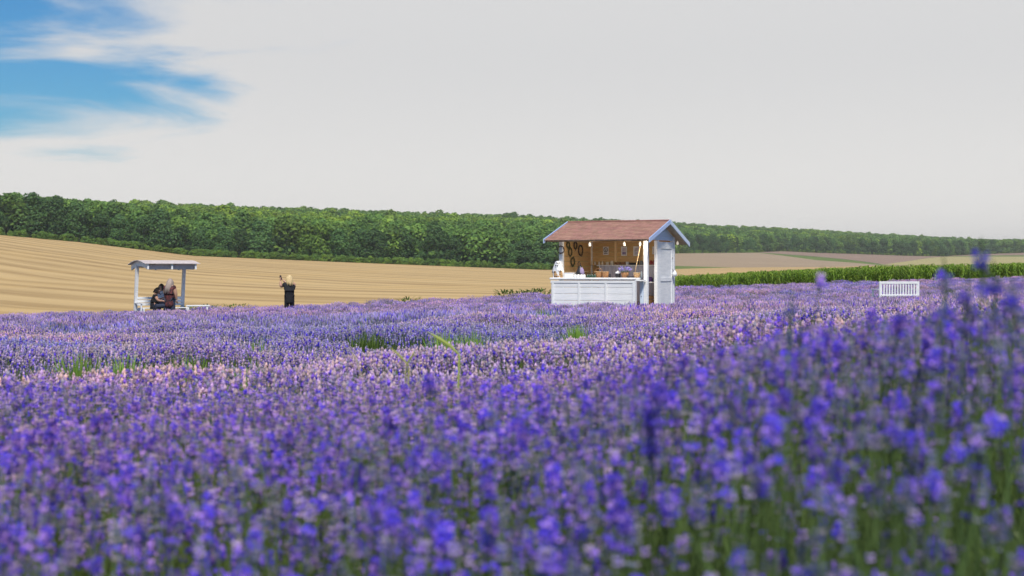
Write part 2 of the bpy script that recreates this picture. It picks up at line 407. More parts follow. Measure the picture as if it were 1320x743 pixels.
def lavender_spike(mb, detail, flower, base=Vector((0, 0, 0)), up=Vector((0, 0, 1)), stem=0.26, size=1.0, curve=0.02, pale=None):
    """one stem whose flower head starts at `base`; the stem hangs down from it"""
    up = up.normalized(); sd = up.orthogonal().normalized() * curve
    if detail == 2:
        mb.tube([base - up * stem + sd * 2, base - up * stem * 0.5 + sd * 0.4, base + up * 0.03], [0.0014, 0.0012, 0.0009], 4, STEM, cap=False)
        nw = random.choice((2, 3, 3, 4)); z = 0.0
        if random.random() < 0.45:
            whorls = [(-0.022, 0.8)]
        else: whorls = []
        whorls += [(i * 0.0078 * size, 1.0 - 0.09 * i if i else 0.9) for i in range(nw)]
        calyx = PASTEL if pale or (pale is None and random.random() < .33) else CALYX
        for z, k in whorls:
            a0 = random.random() * 6.28
            for j in range(6):
                a = a0 + j * math.pi / 3 + random.uniform(-.2, .2)
                u = up.orthogonal().normalized(); v = up.cross(u)
                rad = u * math.cos(a) + v * math.sin(a)
                ax = (rad * 0.8 + up * random.uniform(.5, .9)).normalized(); p = base + up * z + rad * 0.0012
                ln = 0.0085 * k * size * random.uniform(.9, 1.15)
                bipyr(mb, p, ax, ln, 0.0025 * size, pick(calyx))
                if random.random() < flower:
                    tip = p + ax * ln; c = pick(COROL); e1 = ax.orthogonal().normalized(); e2 = ax.cross(e1); r = 0.0048 * size * random.uniform(.8, 1.3)
                    for q in range(3):
                        b = q * 2.1 + a
                        d1 = e1 * math.cos(b) + e2 * math.sin(b); d2 = e1 * math.cos(b + 1.3) + e2 * math.sin(b + 1.3)
                        mb.add([tip - ax * .001, tip + d1 * r + ax * .001, tip + (d1 + d2) * r * .75 + ax * .003, tip + d2 * r + ax * .001], [(0, 1, 2, 3)], c)
    elif detail == 1:
        mb.tube([base - up * stem + sd, base + up * 0.02], [0.0016, 0.001], 3, STEM, cap=False)
        z = 0.0
        for i in range(3):
            c = pick(COROL) if random.random() < flower * .22 else pick(PASTEL) if random.random() < flower + .4 else pick(CALYX)
            off = up.orthogonal() * random.uniform(-.002, .002)
            bipyr(mb, base + up * (z - 0.004) + off, up + Vector((random.uniform(-.2, .2), random.uniform(-.2, .2), 0)), 0.024 * size, 0.0072 * size * (1 - .12 * i), c, 5)
            z += 0.015 * size
    else:
        w_ = up.orthogonal().normalized() * 0.0025
        mb.add([base - up * stem - w_, base - up * stem + w_, base + w_, base - w_], [(0, 1, 2, 3)], STEM)
        c = pick(COROL) if random.random() < flower * .16 else pick(PASTEL) if random.random() < flower + .4 else pick(CALYX)
        bipyr(mb, base - up * 0.006, up, 0.062 * size, 0.0095 * size, c, 3)

LEAF = [(0.20, 0.28, 0.11), (0.16, 0.25, 0.07), (0.26, 0.33, 0.15), (0.19, 0.32, 0.06)]
def leaf_blade(mb, p, d, ln, wd, c, droop=0.15):
    d = d.normalized(); side = d.cross(Vector((0, 0, 1)))
    side = side.normalized() * wd if side.length > 1e-4 else Vector((wd, 0, 0))
    q = p + d * ln * .55; e = p + d * ln - Vector((0, 0, ln * droop))
    mb.add([p - side * .5, p + side * .5, q + side, q - side, e], [(0, 1, 2, 3), (3, 2, 4)], c)
def tuft(n, h, spread, cols, wd=0.004):
    mb = MB()
    for i in range(n):
        a = random.random() * 6.28; r = spread * random.random() ** .5
        p = Vector((math.cos(a) * r * .5, math.sin(a) * r * .5, 0))
        d = Vector((math.cos(a) * r * 2.2, math.sin(a) * r * 2.2, h)) + Vector((random.uniform(-.06, .06), random.uniform(-.06, .06), 0))
        leaf_blade(mb, p, d, h * random.uniform(.6, 1.1), wd * random.uniform(.7, 1.3), pick(cols))
    return mb
protos = []
NEAR_N, MID_N, FAR_N, TUFT_N = 10, 8, 5, 4
for i in range(NEAR_N):
    mb = MB(); lavender_spike(mb, 2, (0.0, 0.05, 0.2, 0.45, 0.8, 0.1, 0.08, 0.0, 0.2, 0.12)[i], size=random.uniform(.9, 1.15), pale=i > 5); protos.append(mb.mesh('lavender_head', M['lav']))
for i in range(MID_N):
    mb = MB(); lavender_spike(mb, 1, (0.15, 0.3, 0.6, 0.2, 0.8, 0.4, 0.1, 0.5)[i], size=random.uniform(.9, 1.2)); protos.append(mb.mesh('lavender_head', M['lav']))
for i in range(FAR_N):
    mb = MB()
    for j in range(85):
        a = random.random() * 6.28; r = 0.30 * random.random() ** .5
        up = Vector((math.cos(a) * r * 1.6, math.sin(a) * r * 1.6, 1)) + Vector((random.gauss(0, .1), random.gauss(0, .1), 0))
        z = -0.16 * (r / .3) ** 2 + random.uniform(-.10, .02)
        lavender_spike(mb, 0, (0.35, 0.5, 0.45, 0.6, 0.4)[i], Vector((math.cos(a) * r, math.sin(a) * r, z)), up, stem=0.2, size=random.uniform(.9, 1.25))
    for j in range(40):
        a = random.random() * 6.28; r = 0.3 * random.random() ** .5
        leaf_blade(mb, Vector((math.cos(a) * r, math.sin(a) * r, -.5)), Vector((math.cos(a) * r, math.sin(a) * r, .5)), 0.28, 0.012, pick(LEAF))
    protos.append(mb.mesh('lavender_clump', M['lav']))
for i in range(TUFT_N):
    protos.append(tuft(70, 0.30, 0.16, LEAF).mesh('lavender_leaves', M['lav']))

ROW, ROT = 1.9, R(-5)
def row_coord(x, y):
    yy = y * math.cos(ROT) - x * math.sin(ROT) + 0.25 * (vnoise(x * .25, y * .25, 5) - .5)
    t = (yy - 0.9) / ROW
    return np.floor(t), t - np.floor(t)          # row number, 0..1 across (0.5 the crest)
def canopy(x, y):
    """height factor of the lavender (1 on a crest) and how much flower stands there"""
    rn, t = row_coord(x, y)
    b = vnoise(x * 1.5 + rn * 17.3, rn * 3.1, 9)          # bush by bush along the row
    gap = np.abs(t - .5) * 2
    farther = np.clip((np.hypot(x, y) - 2.2) / 6.0, 0, 1)
    g = np.clip((gap - .45) / .5, 0, 1) ** 1.2 * farther
    hole = np.clip((vnoise(x * .45 + 3, y * .8 + rn * 5, 21) - .62) / .15, 0, 1) * farther      # plants that hardly flower
    h = 1.06 - .45 * g * (0.45 + b) - .34 * (1 - b) * farther - .18 * hole
    dens = np.clip(1 - .75 * g * (.4 + b) - .65 * hole - .75 * (1 - b) ** 2 * farther, .06, 1)
    return h, dens
def wedge(d0, d1, density, lo=-330, hi=1650, extra=0.5):
    """random points of the field between two depths, seen by the lens with some margin"""
    k = (hi - lo) / F
    area = .5 * k * (d1**2 - d0**2) + 2 * extra * (d1 - d0)
    n = int(area * density)
    u = rng.random(n); d = np.sqrt(d0**2 + u * (d1**2 - d0**2))
    x = ((lo - CX) / F + rng.random(n) * k) * d + rng.uniform(-extra, extra, n)
    return x, d
P, RT, SC, IX, TI = [], [], [], [], []
def add_pts(x, y, z, tilt, size, i0, ni, tint):
    n = len(x); a = rng.random(n) * 6.283
    P.append(np.stack([x, y, z], 1)); RT.append(np.stack([tilt * np.cos(a), tilt * np.sin(a), rng.random(n) * 6.283], 1))
    SC.append(np.repeat(size[:, None], 3, 1)); IX.append(rng.integers(i0, i0 + ni, n)); TI.append(tint)
# things standing in the field keep their own ground free
KEEP = []
def free(x, y):
    m = np.ones(len(x), bool)
    for (kx, ky, ca, sa, x0, x1, y0, y1) in KEEP:
        dx, dy = x - kx, y - ky
        lx, ly = dx * ca + dy * sa, -dx * sa + dy * ca
        m &= ~((lx > x0) & (lx < x1) & (ly > y0) & (ly < y1))
    return m
def keep(loc, rz, x0, x1, y0, y1): KEEP.append((loc[0], loc[1], math.cos(rz), math.sin(rz), x0, x1, y0, y1))

def edge_of(x, y):
    p, d = to_pd(x, y); return np.interp(p, PXC, EDGE_D) + 1.2 * (vnoise(x * .4, y * .4, 3) - .5)

# places of the things that stand in the field
KYAW = R(-26)
K_D = 41.3; K_XY = at_pd(833, K_D); K_Z = EYE - 1.28
G_D = 52.0
P_XY = at_pd(373, 52.0)
B_D = 47.0
def plant_lavender():
    # nearest stems
    x, y = wedge(0.95, 7.5, 1800)
    h, dens = canopy(x, y); m = (rng.random(len(x)) < dens * np.clip(.62 + .2 * (y - 1), .62, 1) * np.clip((7.5 - y) / 3.5, 0, 1)) & (np.hypot(x, y) > .95) & free(x, y); x, y, h = x[m], y[m], h[m]
    top = gz(x, y) + LAV * h * (1.0 - .36 * rng.random(len(x)) ** 1.3) - 0.04
    tall = rng.random(len(x)) < .03; top = top + tall * rng.random(len(x)) * .07
    add_pts(x, y, top, np.abs(rng.normal(0, .2, len(x))), rng.uniform(.6, .95, len(x)) * np.clip(.85 + .05 * y, .85, 1.1), 0, NEAR_N, np.clip(vnoise(x * 1.2, y * 1.2, 4) * .6 + .09 * (y - 1), 0, 1))  # tint grows with depth: bluish near shade, pinkish far light painted in
    pale = rng.random(len(x)) < np.clip((y - 1.0) / 3.2, .25, .88)      # paler heads with distance, part of the same painted light gradient
    IX[-1] = np.where(pale, rng.integers(6, NEAR_N, len(x)), rng.integers(0, 6, len(x)))
    x, y = wedge(0.62, 5.6, 55)
    add_pts(x, y, gz(x, y), np.abs(rng.normal(0, .15, len(x))), rng.uniform(.8, 1.35, len(x)), NEAR_N + MID_N + FAR_N, TUFT_N, rng.random(len(x)) * .5)
    # middle rows
    x, y = wedge(4.0, 18, 980)
    h, dens = canopy(x, y); m = (rng.random(len(x)) < dens * np.clip((y - 4) / 3.5, 0, 1)) & free(x, y); x, y, h = x[m], y[m], h[m]
    top = gz(x, y) + LAV * h * (1.0 - .22 * rng.random(len(x)) ** 1.5) - 0.05
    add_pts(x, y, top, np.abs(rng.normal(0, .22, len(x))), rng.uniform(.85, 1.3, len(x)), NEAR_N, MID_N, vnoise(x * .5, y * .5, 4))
    x, y = wedge(5.6, 30, 22)
    m = free(x, y); x, y = x[m], y[m]
    h, dens = canopy(x, y)
    add_pts(x, y, gz(x, y), np.abs(rng.normal(0, .15, len(x))), rng.uniform(.9, 1.3, len(x)) * (.6 + .4 * h), NEAR_N + MID_N + FAR_N, TUFT_N, rng.random(len(x)) * .5)
    # far rows
    x, y = wedge(18, 80, 9.5, -260, 1580)
    h, dens = canopy(x, y); m = (rng.random(len(x)) < dens) & (y < edge_of(x, y)) & free(x, y); x, y, h = x[m], y[m], h[m]
    top = gz(x, y) + LAV * h - 0.06
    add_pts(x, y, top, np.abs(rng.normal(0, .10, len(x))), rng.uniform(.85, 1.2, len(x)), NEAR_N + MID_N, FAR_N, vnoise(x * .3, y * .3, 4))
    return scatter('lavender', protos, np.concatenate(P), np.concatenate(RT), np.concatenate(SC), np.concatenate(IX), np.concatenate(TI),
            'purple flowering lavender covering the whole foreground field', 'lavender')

# ------------------------------------------------------------------ forest
M['leaf'] = plant_mat('tree_foliage', 0.35, 0.6, (1.3, 1.4, 1.05), (2.6, 2.2, 0.85), 0.6)
M['bark'] = material('bark', (0.12, 0.09, 0.06), (0.07, 0.055, 0.04), scale=8, rough=0.95, bump=0.5)
GREENS = [(0.10, 0.18, 0.055), (0.125, 0.21, 0.06), (0.08, 0.15, 0.055), (0.15, 0.24, 0.065)]
def crown_mesh(seed, nleaf, size, height=11.0, width=8.0):
    r = random.Random(seed); mb = MB(); lobes = []
    for i in range(10):
        a = r.random() * 6.28; z = r.uniform(.16, .82); k = (1 - abs(z - .45) * 1.25)
        rad = r.uniform(.1, .34) * width * k
        lobes.append((Vector((math.cos(a) * rad, math.sin(a) * rad, z * height)), r.uniform(.19, .29) * width))
    lobes.append((Vector((r.uniform(-.5, .5), r.uniform(-.5, .5), height * .84)), width * .2))
    lobes.append((Vector((0, 0, height * .22)), width * .34))
    for i in range(nleaf):
        c, lr = r.choice(lobes)
        n = Vector((r.gauss(0, 1), r.gauss(0, 1), r.gauss(0.15, 1))).normalized()
        p = c + n * lr * (r.random() ** .25) ; p.z = max(p.z, .1)
        nn = (n + Vector((r.gauss(0, .6), r.gauss(0, .6), r.gauss(.25, .6)))).normalized()
        u = nn.orthogonal().normalized(); v = nn.cross(u); a = r.random() * 6.28
        u, v = u * math.cos(a) + v * math.sin(a), v * math.cos(a) - u * math.sin(a)
        s1, s2 = size * r.uniform(.6, 1.3), size * r.uniform(.4, .9)
        g = r.choice(GREENS)
        mb.add([p - u * s1, p - v * s2, p + u * s1 + nn * .1, p + v * s2], [(0, 1, 2, 3)], g)
    return mb.mesh('crown', M['leaf'])
def trunk_mesh(seed):
    r = random.Random(seed); mb = MB()
    mb.tube([(0, 0, -.4), (r.uniform(-.1, .1), r.uniform(-.1, .1), 3), (r.uniform(-.3, .3), r.uniform(-.3, .3), 6.5), (0, 0, 8.6)], [.26, .19, .12, .05], 7)
    for i in range(6):
        a = r.random() * 6.28; z = r.uniform(2.2, 6); ln = r.uniform(1.5, 2.8)
        mb.tube([(0, 0, z), (math.cos(a) * ln * .5, math.sin(a) * ln * .5, z + .7), (math.cos(a) * ln, math.sin(a) * ln, z + 1.7)], [.09, .06, .02], 5)
    return mb.mesh('trunk', M['bark'])

def forest_points():
    out = []
    # grid in bearing and depth behind the forest edge
    px0, px1 = -330, 1700
    x = []; y = []
    n = 60000
    px = rng.uniform(px0, px1, n); d = 370 + (1750 - 370) * rng.random(n) ** .7
    D, _ = knots_at(px)
    ok = (d > D[BASE] + 2) & (d < D[RIDGE] + 40)
    px, d = px[ok], d[ok]
    X, Y = (px - CX) / F * d, d
    # thin to about one tree per 30 m2 with a cell grid
    cell = {}
    keepi = []
    order = np.argsort(d)
    for i in order:
        c = (int(X[i] // 6.2), int(Y[i] // 6.2))
        if c in cell: continue
        cell[c] = 1; keepi.append(i)
    # a closed front row
    fx = np.arange(px0, px1, 1.0); Df, _ = knots_at(fx)
    F_x, F_y = (fx - CX) / F * Df[BASE], Df[BASE]
    sx_, sy_ = [], []; acc = 0
    for i in range(1, len(fx)):
        acc += math.hypot(F_x[i] - F_x[i-1], F_y[i] - F_y[i-1])
        while acc > 5.6:
            acc -= 5.6; t = rng.random()
            sx_.append(F_x[i-1] + t * (F_x[i] - F_x[i-1])); sy_.append(F_y[i-1] + t * (F_y[i] - F_y[i-1]) + rng.uniform(2, 5))
    X = np.concatenate([np.array(sx_), X[keepi]]); Y = np.concatenate([np.array(sy_), Y[keepi]])
    front = np.zeros(len(X), bool); front[:len(sx_)] = True
    return X, Y, front

def plant_forest():
    X, Y, front = forest_points()
    Zg = gz(X, Y); px = CX + F * X / Y
    n = len(X)
    scl = rng.uniform(.68, 1.16, n); wid = scl * rng.uniform(1.0, 1.32, n)
    kind = rng.random(n)
    bright = vnoise(X * .012, Y * .012, 31) * .7 + rng.random(n) * .45
    tint = np.clip((bright - .55) * 2.2, 0, 1)
    near_c = [crown_mesh(100 + i, 3600, .33) for i in range(6)]
    trunks = [trunk_mesh(200 + i) for i in range(3)]
    far_c = [crown_mesh(300 + i, 1300, .52) for i in range(5)]
    # the 300 that show largest: those at the forest's edge, nearest first
    vis = front & (px > -25) & (px < 1345) & ((px < 700) | (px > 884))
    cand = np.where(vis)[0]; cand = cand[np.argsort(Y[cand])][:300]
    kinds = {True: 'light yellow green broadleaf tree at the edge of the forest', False: 'dark green broadleaf tree at the edge of the forest'}
    leaf_b = plant_mat('tree_foliage_bright', 0.35, 0.6, (1.3, 1.35, 0.8), (1.3, 1.35, 0.8), 0.4)
    leaf_d = plant_mat('tree_foliage_shaded', 0.35, 0.6, (0.80, 0.95, 1.0), (0.80, 0.95, 1.0), 0.7)  # darker, bluer copy of the foliage: shade of the forest front painted in
    near_b = []
    for c in near_c:
        b = c.copy(); b.materials.clear(); b.materials.append(leaf_b); near_b.append(b)
        c.materials.clear(); c.materials.append(leaf_d)
    used = np.zeros(n, bool)
    for i in cand:
        used[i] = True; br = bool(rng.random() < .13)
        e = empty('tree', (X[i], Y[i], Zg[i] - .1), rng.random() * 6.28)
        e.scale = (wid[i] * 1.05, wid[i] * 1.05, scl[i])
        tag(e, kinds[br], 'tree', 'trees along the forest edge')
        put('trunk', trunks[rng.integers(3)], e); put('crown', (near_b if br else near_c)[rng.integers(6)], e)
    r = ~used
    # brambles and young growth along the forest's foot
    k = 1500; bp = rng.uniform(-330, 1700, k); Db, _ = knots_at(bp); bd = Db[BASE] + rng.uniform(-3.5, 1.5, k); bx2 = (bp - CX) / F * bd
    X2, Y2, Z2 = np.concatenate([X[r], bx2]), np.concatenate([Y[r], bd]), np.concatenate([Zg[r], gz(bx2, bd)])
    # a few taller crowns break the skyline
    s3 = np.stack([wid[r], wid[r], scl[r] * (1 + .15 * (rng.random(r.sum()) < .05))], 1)
    lo_s = rng.uniform(.06, .22, k); s3 = np.concatenate([s3, np.stack([lo_s * 1.6, lo_s * 1.6, lo_s], 1)]); nn_ = len(X2)
    return scatter('forest', far_c, np.stack([X2, Y2, Z2 - .2], 1), np.stack([np.zeros(nn_), np.zeros(nn_), rng.random(nn_) * 6.28], 1), s3,
            rng.integers(0, 5, nn_), np.concatenate([tint[r], rng.random(k) * .6]), 'green broadleaf forest covering the hill behind the fields', 'forest')
plant_forest()

# ------------------------------------------------------------------ maize
M['corn'] = plant_mat('maize', 0.45, 0.5, (1, 1, 1), (1.15, 1.1, .8), 0.35)
def corn_mesh(seed):
    r = random.Random(seed); mb = MB(); h = 1.25
    mb.tube([(0, 0, -.05), (.01, 0, h * .6), (0, .01, h)], [.013, .010, .004], 5, (.16, .22, .06))
    a = r.random() * 6.28
    for i in range(11):
        a += math.pi + r.uniform(-.5, .5); z = .12 + i * .098; ln = r.uniform(.45, .7) * (1 - .035 * i)
        d = Vector((math.cos(a), math.sin(a), 0)); sd = Vector((-d.y, d.x, 0)); up = r.uniform(.55, .85)
        pts = [Vector((0, 0, z)), Vector((0, 0, z)) + d * ln * .3 + Vector((0, 0, ln * up * .5)), Vector((0, 0, z)) + d * ln * .65 + Vector((0, 0, ln * up * .55)), Vector((0, 0, z)) + d * ln + Vector((0, 0, ln * (up * .55 - .4)))]
        wd = [.02, .04, .035, .002]; c = r.choice([(.17, .30, .035), (.21, .35, .05), (.12, .22, .03), (.26, .38, .06)])
        vs_ = []
        for p, w_ in zip(pts, wd): vs_ += [p - sd * w_, p + sd * w_]
        mb.add(vs_, [(0, 1, 3, 2), (2, 3, 5, 4), (4, 5, 7, 6)], c)
    return mb.mesh('maize_plant', M['corn'])
def plant_corn():
    kinds = [corn_mesh(400 + i) for i in range(5)]
    lab = 'green maize plant in the front row beyond the lavender'
    px = 869.0; pts = []
    while px < 1345:
        d = np.interp(px, PXC, EDGE_D) + 17 + rng.uniform(-.25, .25)
        x, y = at_pd(px, d); pts.append((x, y)); px += F / d * .2 * rng.uniform(.7, 1.3)
    for x, y in pts[:290]:
        o = put('maize_plant', kinds[rng.integers(5)], None, (x, y, float(gz(x, y)[0])), (rng.normal(0, .05), rng.normal(0, .05), rng.random() * 6.28))
        s = rng.uniform(.8, 1.14) * (.82 + .18 * min(1, (CX + F * x / y - 869) / 250)); o.scale = (s * 1.1, s * 1.1, s)
        tag(o, lab, 'maize', 'front row of the maize field')
    n = 5200
    p = np.where(rng.random(n) < .75, rng.uniform(869, 1345, n), rng.uniform(1345, 1650, n)); d = np.interp(p, PXC, EDGE_D) + 17.4 + rng.random(n) ** 1.3 * 22
    d = np.where(p > 1345, d - 1, d)
    x, y = (p - CX) / F * d, d
    s = rng.uniform(.78, 1.15, n) * (.82 + .18 * np.clip((p - 869) / 250, 0, 1))
    scatter('maize', kinds, np.stack([x, y, gz(x, y)], 1), np.stack([rng.normal(0, .05, n), rng.normal(0, .05, n), rng.random(n) * 6.28], 1), np.stack([s * 1.1, s * 1.1, s], 1),
            rng.integers(0, 5, n), rng.random(n), 'rows of green maize behind the front row', 'maize')
plant_corn()
# ------------------------------------------------------------------ paint, wood, cloth
M['white'] = material('white_paint', (0.86, 0.87, 0.88), (0.76, 0.78, 0.80), scale=2.5, rough=0.45, stretch=(1, 1, 6), rnd=0.10, bump=0.05)
M['paleblue'] = material('pale_blue_paint_and_shade', (0.66, 0.77, 0.93), (0.60, 0.72, 0.90), scale=3, rough=0.5, rnd=0.08)  # on the gable boards this blue is painted shade
M['blue'] = material('blue_paint', (0.38, 0.52, 0.84), (0.48, 0.60, 0.86), scale=4, rough=0.45)
M['pine'] = material('pine_board', (0.66, 0.42, 0.19), (0.54, 0.33, 0.13), scale=5, rough=0.6, stretch=(1, 1, 9), rnd=0.25, bump=0.1)
M['stud'] = material('pale_pine', (0.80, 0.60, 0.34), (0.74, 0.52, 0.26), scale=5, rough=0.6, stretch=(6, 6, 1))
M['shingle'] = material('red_shingle', (0.36, 0.18, 0.155), (0.3, 0.15, 0.13), scale=7, rough=0.85, bump=0.3, lo=.3, hi=.7, rnd=0.35)
M['soffit'] = material('soffit_board', (0.74, 0.60, 0.44), (0.66, 0.52, 0.36), scale=4, rough=0.7)
M['dark'] = material('dark_glaze', (0.03, 0.03, 0.035), rough=0.35)
M['purple'] = material('purple_glaze', (0.12, 0.05, 0.22), rough=0.4)
M['red'] = material('red_preserve', (0.32, 0.05, 0.05), rough=0.3)
M['cream'] = material('cream_ceramic', (0.75, 0.68, 0.55), rough=0.4)
M['wicker'] = material('wicker', (0.38, 0.20, 0.09), (0.20, 0.10, 0.045), scale=40, rough=0.8, bump=0.5, stretch=(1, 1, 3))
M['tan'] = material('tan_wood', (0.55, 0.34, 0.17), (0.42, 0.25, 0.11), scale=8, rough=0.7)
M['brownwood'] = material('brown_wood', (0.20, 0.11, 0.05), (0.13, 0.07, 0.03), scale=8, rough=0.75)
M['greycloth'] = material('grey_cloth', (0.58, 0.58, 0.66), (0.48, 0.48, 0.58), scale=3, rough=0.9, stretch=(5, 5, .4))
M['greencloth'] = material('dried_leaf', (0.13, 0.12, 0.05), (0.07, 0.075, 0.035), scale=30, rough=0.9, bump=0.5)
M['darkwreath'] = material('dark_twig', (0.06, 0.05, 0.045), (0.10, 0.07, 0.06), scale=30, rough=0.9)
M['lilac'] = material('lilac_cloth', (0.30, 0.25, 0.42), (0.22, 0.18, 0.34), scale=12, rough=0.85)
M['paper'] = material('paper', (0.78, 0.77, 0.76), (0.66, 0.64, 0.68), scale=9, rough=0.7)
M['print'] = material('print', (0.42, 0.36, 0.48), (0.68, 0.62, 0.62), scale=16, rough=0.7)
M['bulb'] = material('milky_glass', (0.88, 0.84, 0.74), rough=0.2)
for n_ in M['bulb'].node_tree.nodes:
    if n_.type == 'BSDF_PRINCIPLED': n_.inputs['Emission Color'].default_value = (1, .85, .62, 1); n_.inputs['Emission Strength'].default_value = .35
M['glassbottle'] = material('grey_glass', (0.22, 0.25, 0.27), rough=0.15)
M['green'] = material('dark_green_glass', (0.04, 0.08, 0.06), rough=0.2)
M['metal'] = material('door_metal', (0.35, 0.35, 0.38), rough=0.35)

# ------------------------------------------------------------------ kiosk
kiosk = empty('market_kiosk', (K_XY[0], K_XY[1], K_Z), KYAW)
tag(kiosk, 'white wooden sales kiosk with red shingle roof standing in the lavender', 'kiosk')
keep(K_XY, KYAW, -3.0, .3, -.55, 3.0)
KM = Matrix.Translation((K_XY[0], K_XY[1], K_Z)) @ Matrix.Rotation(KYAW, 4, 'Z')
def kworld(x, y, z): return KM @ Vector((x, y, z))
def kloc(px, row, y):
    """kiosk coordinates of a photo point known to lie on the plane y"""
    c, s_ = math.cos(KYAW), math.sin(KYAW); k = (px - CX) / F
    # world x = kx + c X - s y ; world y = ky + s X + c y ; x = k y
    X = (k * (K_XY[1] + c * y) - K_XY[0] + s_ * y) / (c - k * s_)
    d = K_XY[1] + s_ * X + c * y
    return X, (HOR - row) / F * d + EYE - K_Z
def rep(name, me, parent, spots, **kw):
    return [put(name, me, parent, p, **kw) for p in spots]
def bevel_box(lo, hi, mat, name, b=0.006):
    bm = bmesh.new(); bmesh.ops.create_cube(bm, size=1)
    for v in bm.verts:
        v.co = Vector(((lo[i] + hi[i]) / 2 + v.co[i] * (hi[i] - lo[i]) for i in range(3)))
    bmesh.ops.bevel(bm, geom=bm.edges[:], offset=min(b, .3 * min(hi[i] - lo[i] for i in range(3))), segments=1, affect='EDGES')
    me = bpy.data.meshes.new(name); bm.to_mesh(me); bm.free(); me.materials.append(mat); return me
XL, YB = -2.72, 2.30
# posts
pm = bevel_box((-.06, -.06, -.15), (.06, .06, 2.33), M['white'], 'post')
rep('post', pm, kiosk, [(0, 0, 0), (XL, 0, 0), (XL, YB, 0), (0, YB, 0)])
# eave beams on the posts
beam = bevel_box((XL - .06, -.05, 2.20), (.06, .05, 2.32), M['white'], 'beam')
rep('beam', beam, kiosk, [(0, -.115, 0), (0, YB + .03, 0)])
# floor
put('floor_board', bevel_box((XL, -.02, -.02), (0, YB, .06), M['tan'], 'floor_board'), kiosk)
# back wall and left wall of pine boards
bh = .152
bb = bevel_box((XL + .062, -.012, .002), (-.062, .012, bh - .004), M['pine'], 'wall_board', .004)
rep('wall_board', bb, kiosk, [(0, YB - .02 + .002 * (i % 2), .06 + i * bh) for i in range(15)])
lb = bevel_box((-.012, .062, .002), (.012, YB - .062, bh - .004), M['pine'], 'wall_board', .004)
rep('wall_board', lb, kiosk, [(XL + .003 * (i % 2), 0, .06 + i * bh) for i in range(15)])
# outside cladding of the left and back walls is white
ob_ = bevel_box((-.01, .062, .002), (.01, YB - .062, bh - .004), M['white'], 'cladding_board', .004)
rep('cladding_board', ob_, kiosk, [(XL - .03, 0, .06 + i * bh) for i in range(15)])
ob2 = bevel_box((XL + .062, -.01, .002), (-.062, .01, bh - .004), M['white'], 'cladding_board', .004)
rep('cladding_board', ob2, kiosk, [(0, YB + .014, .06 + i * bh) for i in range(15)])
# upright studs on the back wall
for px in (760.5, 793.5, 829):
    X, _ = kloc(px, 330, YB - .06)
    put('stud', bevel_box((-.035, -.03, .06), (.035, .02, 2.3), M['stud'], 'stud'), kiosk, (X, YB - .057, 0))
# right end: jamb, panelled wall and door
put('door_jamb', bevel_box((-.05, .80, 0), (.055, .95, 2.2), M['white'], 'door_jamb'), kiosk)
dr = put('side_door', bevel_box((-.02, .955, .04), (.03, YB - .065, 2.17), M['white'], 'side_door'), kiosk)
for z0, z1, y0, y1 in ((1.96, 2.165, .98, 2.20), (.98, 1.10, .98, 2.20), (.05, .22, .98, 2.20)):
    put('rail', bevel_box((.03, y0, z0), (.048, y1, z1), M['white'], 'rail', .004), dr)
for y0 in (.96, 2.10):
    put('stile', bevel_box((.0305, y0, .04), (.050, y0 + .13, 2.17), M['white'], 'stile', .004), dr)
put('door_handle', MB().box((.05, 2.13, 1.22), (.075, 2.16, 1.36)).tube([(.07, 2.145, 1.3), (.12, 2.145, 1.3), (.12, 2.05, 1.3)], .012, 6).mesh('door_handle', M['metal']), dr)
put('door_lock', MB().box((.05, 2.12, 1.66), (.07, 2.15, 1.71)).mesh('door_lock', M['metal']), dr)
put('white_sack', MB().lathe([(.03, 0), (.07, .03), (.075, .10), (.04, .16), (.015, .2)], 10).mesh('white_sack', M['white'], True), dr, (.13, 2.12, 1.12))
# gable boards (right and left): the roof's shade is painted in as pale blue
APY, APZ = 1.30, 2.80
EY0, EZ0, EY1, EZ1 = -.45, 2.215, 3.05, 2.14
def roof_z(y): return APZ - (APZ - EZ0) * (APY - y) / (APY - EY0) if y < APY else APZ - (APZ - EZ1) * (y - APY) / (EY1 - APY)
for X in (.0, XL):
    for i in range(4):
        z0 = 2.215 + i * .135; z1 = min(z0 + .131, APZ - .09)
        def lim(z, s): 
            ys = np.linspace(EY0, APY, 200) if s < 0 else np.linspace(EY1, APY, 200)
            return float(np.interp(z + .065, [roof_z(v) for v in ys], ys))
        a0, a1, b0, b1 = lim(z0, -1), lim(z1, -1), lim(z0, 1), lim(z1, 1)
        a0 = max(a0, -.06) ; a1 = max(a1, -.06); b0 = min(b0, YB + .06); b1 = min(b1, YB + .06)
        mb = MB()
        V_ = [(X + .012, a0, z0), (X + .012, b0, z0), (X + .012, b1, z1), (X + .012, a1, z1)]
        V_ += [(X - .012, p[1], p[2]) for p in V_]
        mb.add(V_, [(0, 1, 2, 3), (7, 6, 5, 4), (0, 4, 5, 1), (1, 5, 6, 2), (2, 6, 7, 3), (3, 7, 4, 0)])
        mb.build('gable_board', M['paleblue'], kiosk)
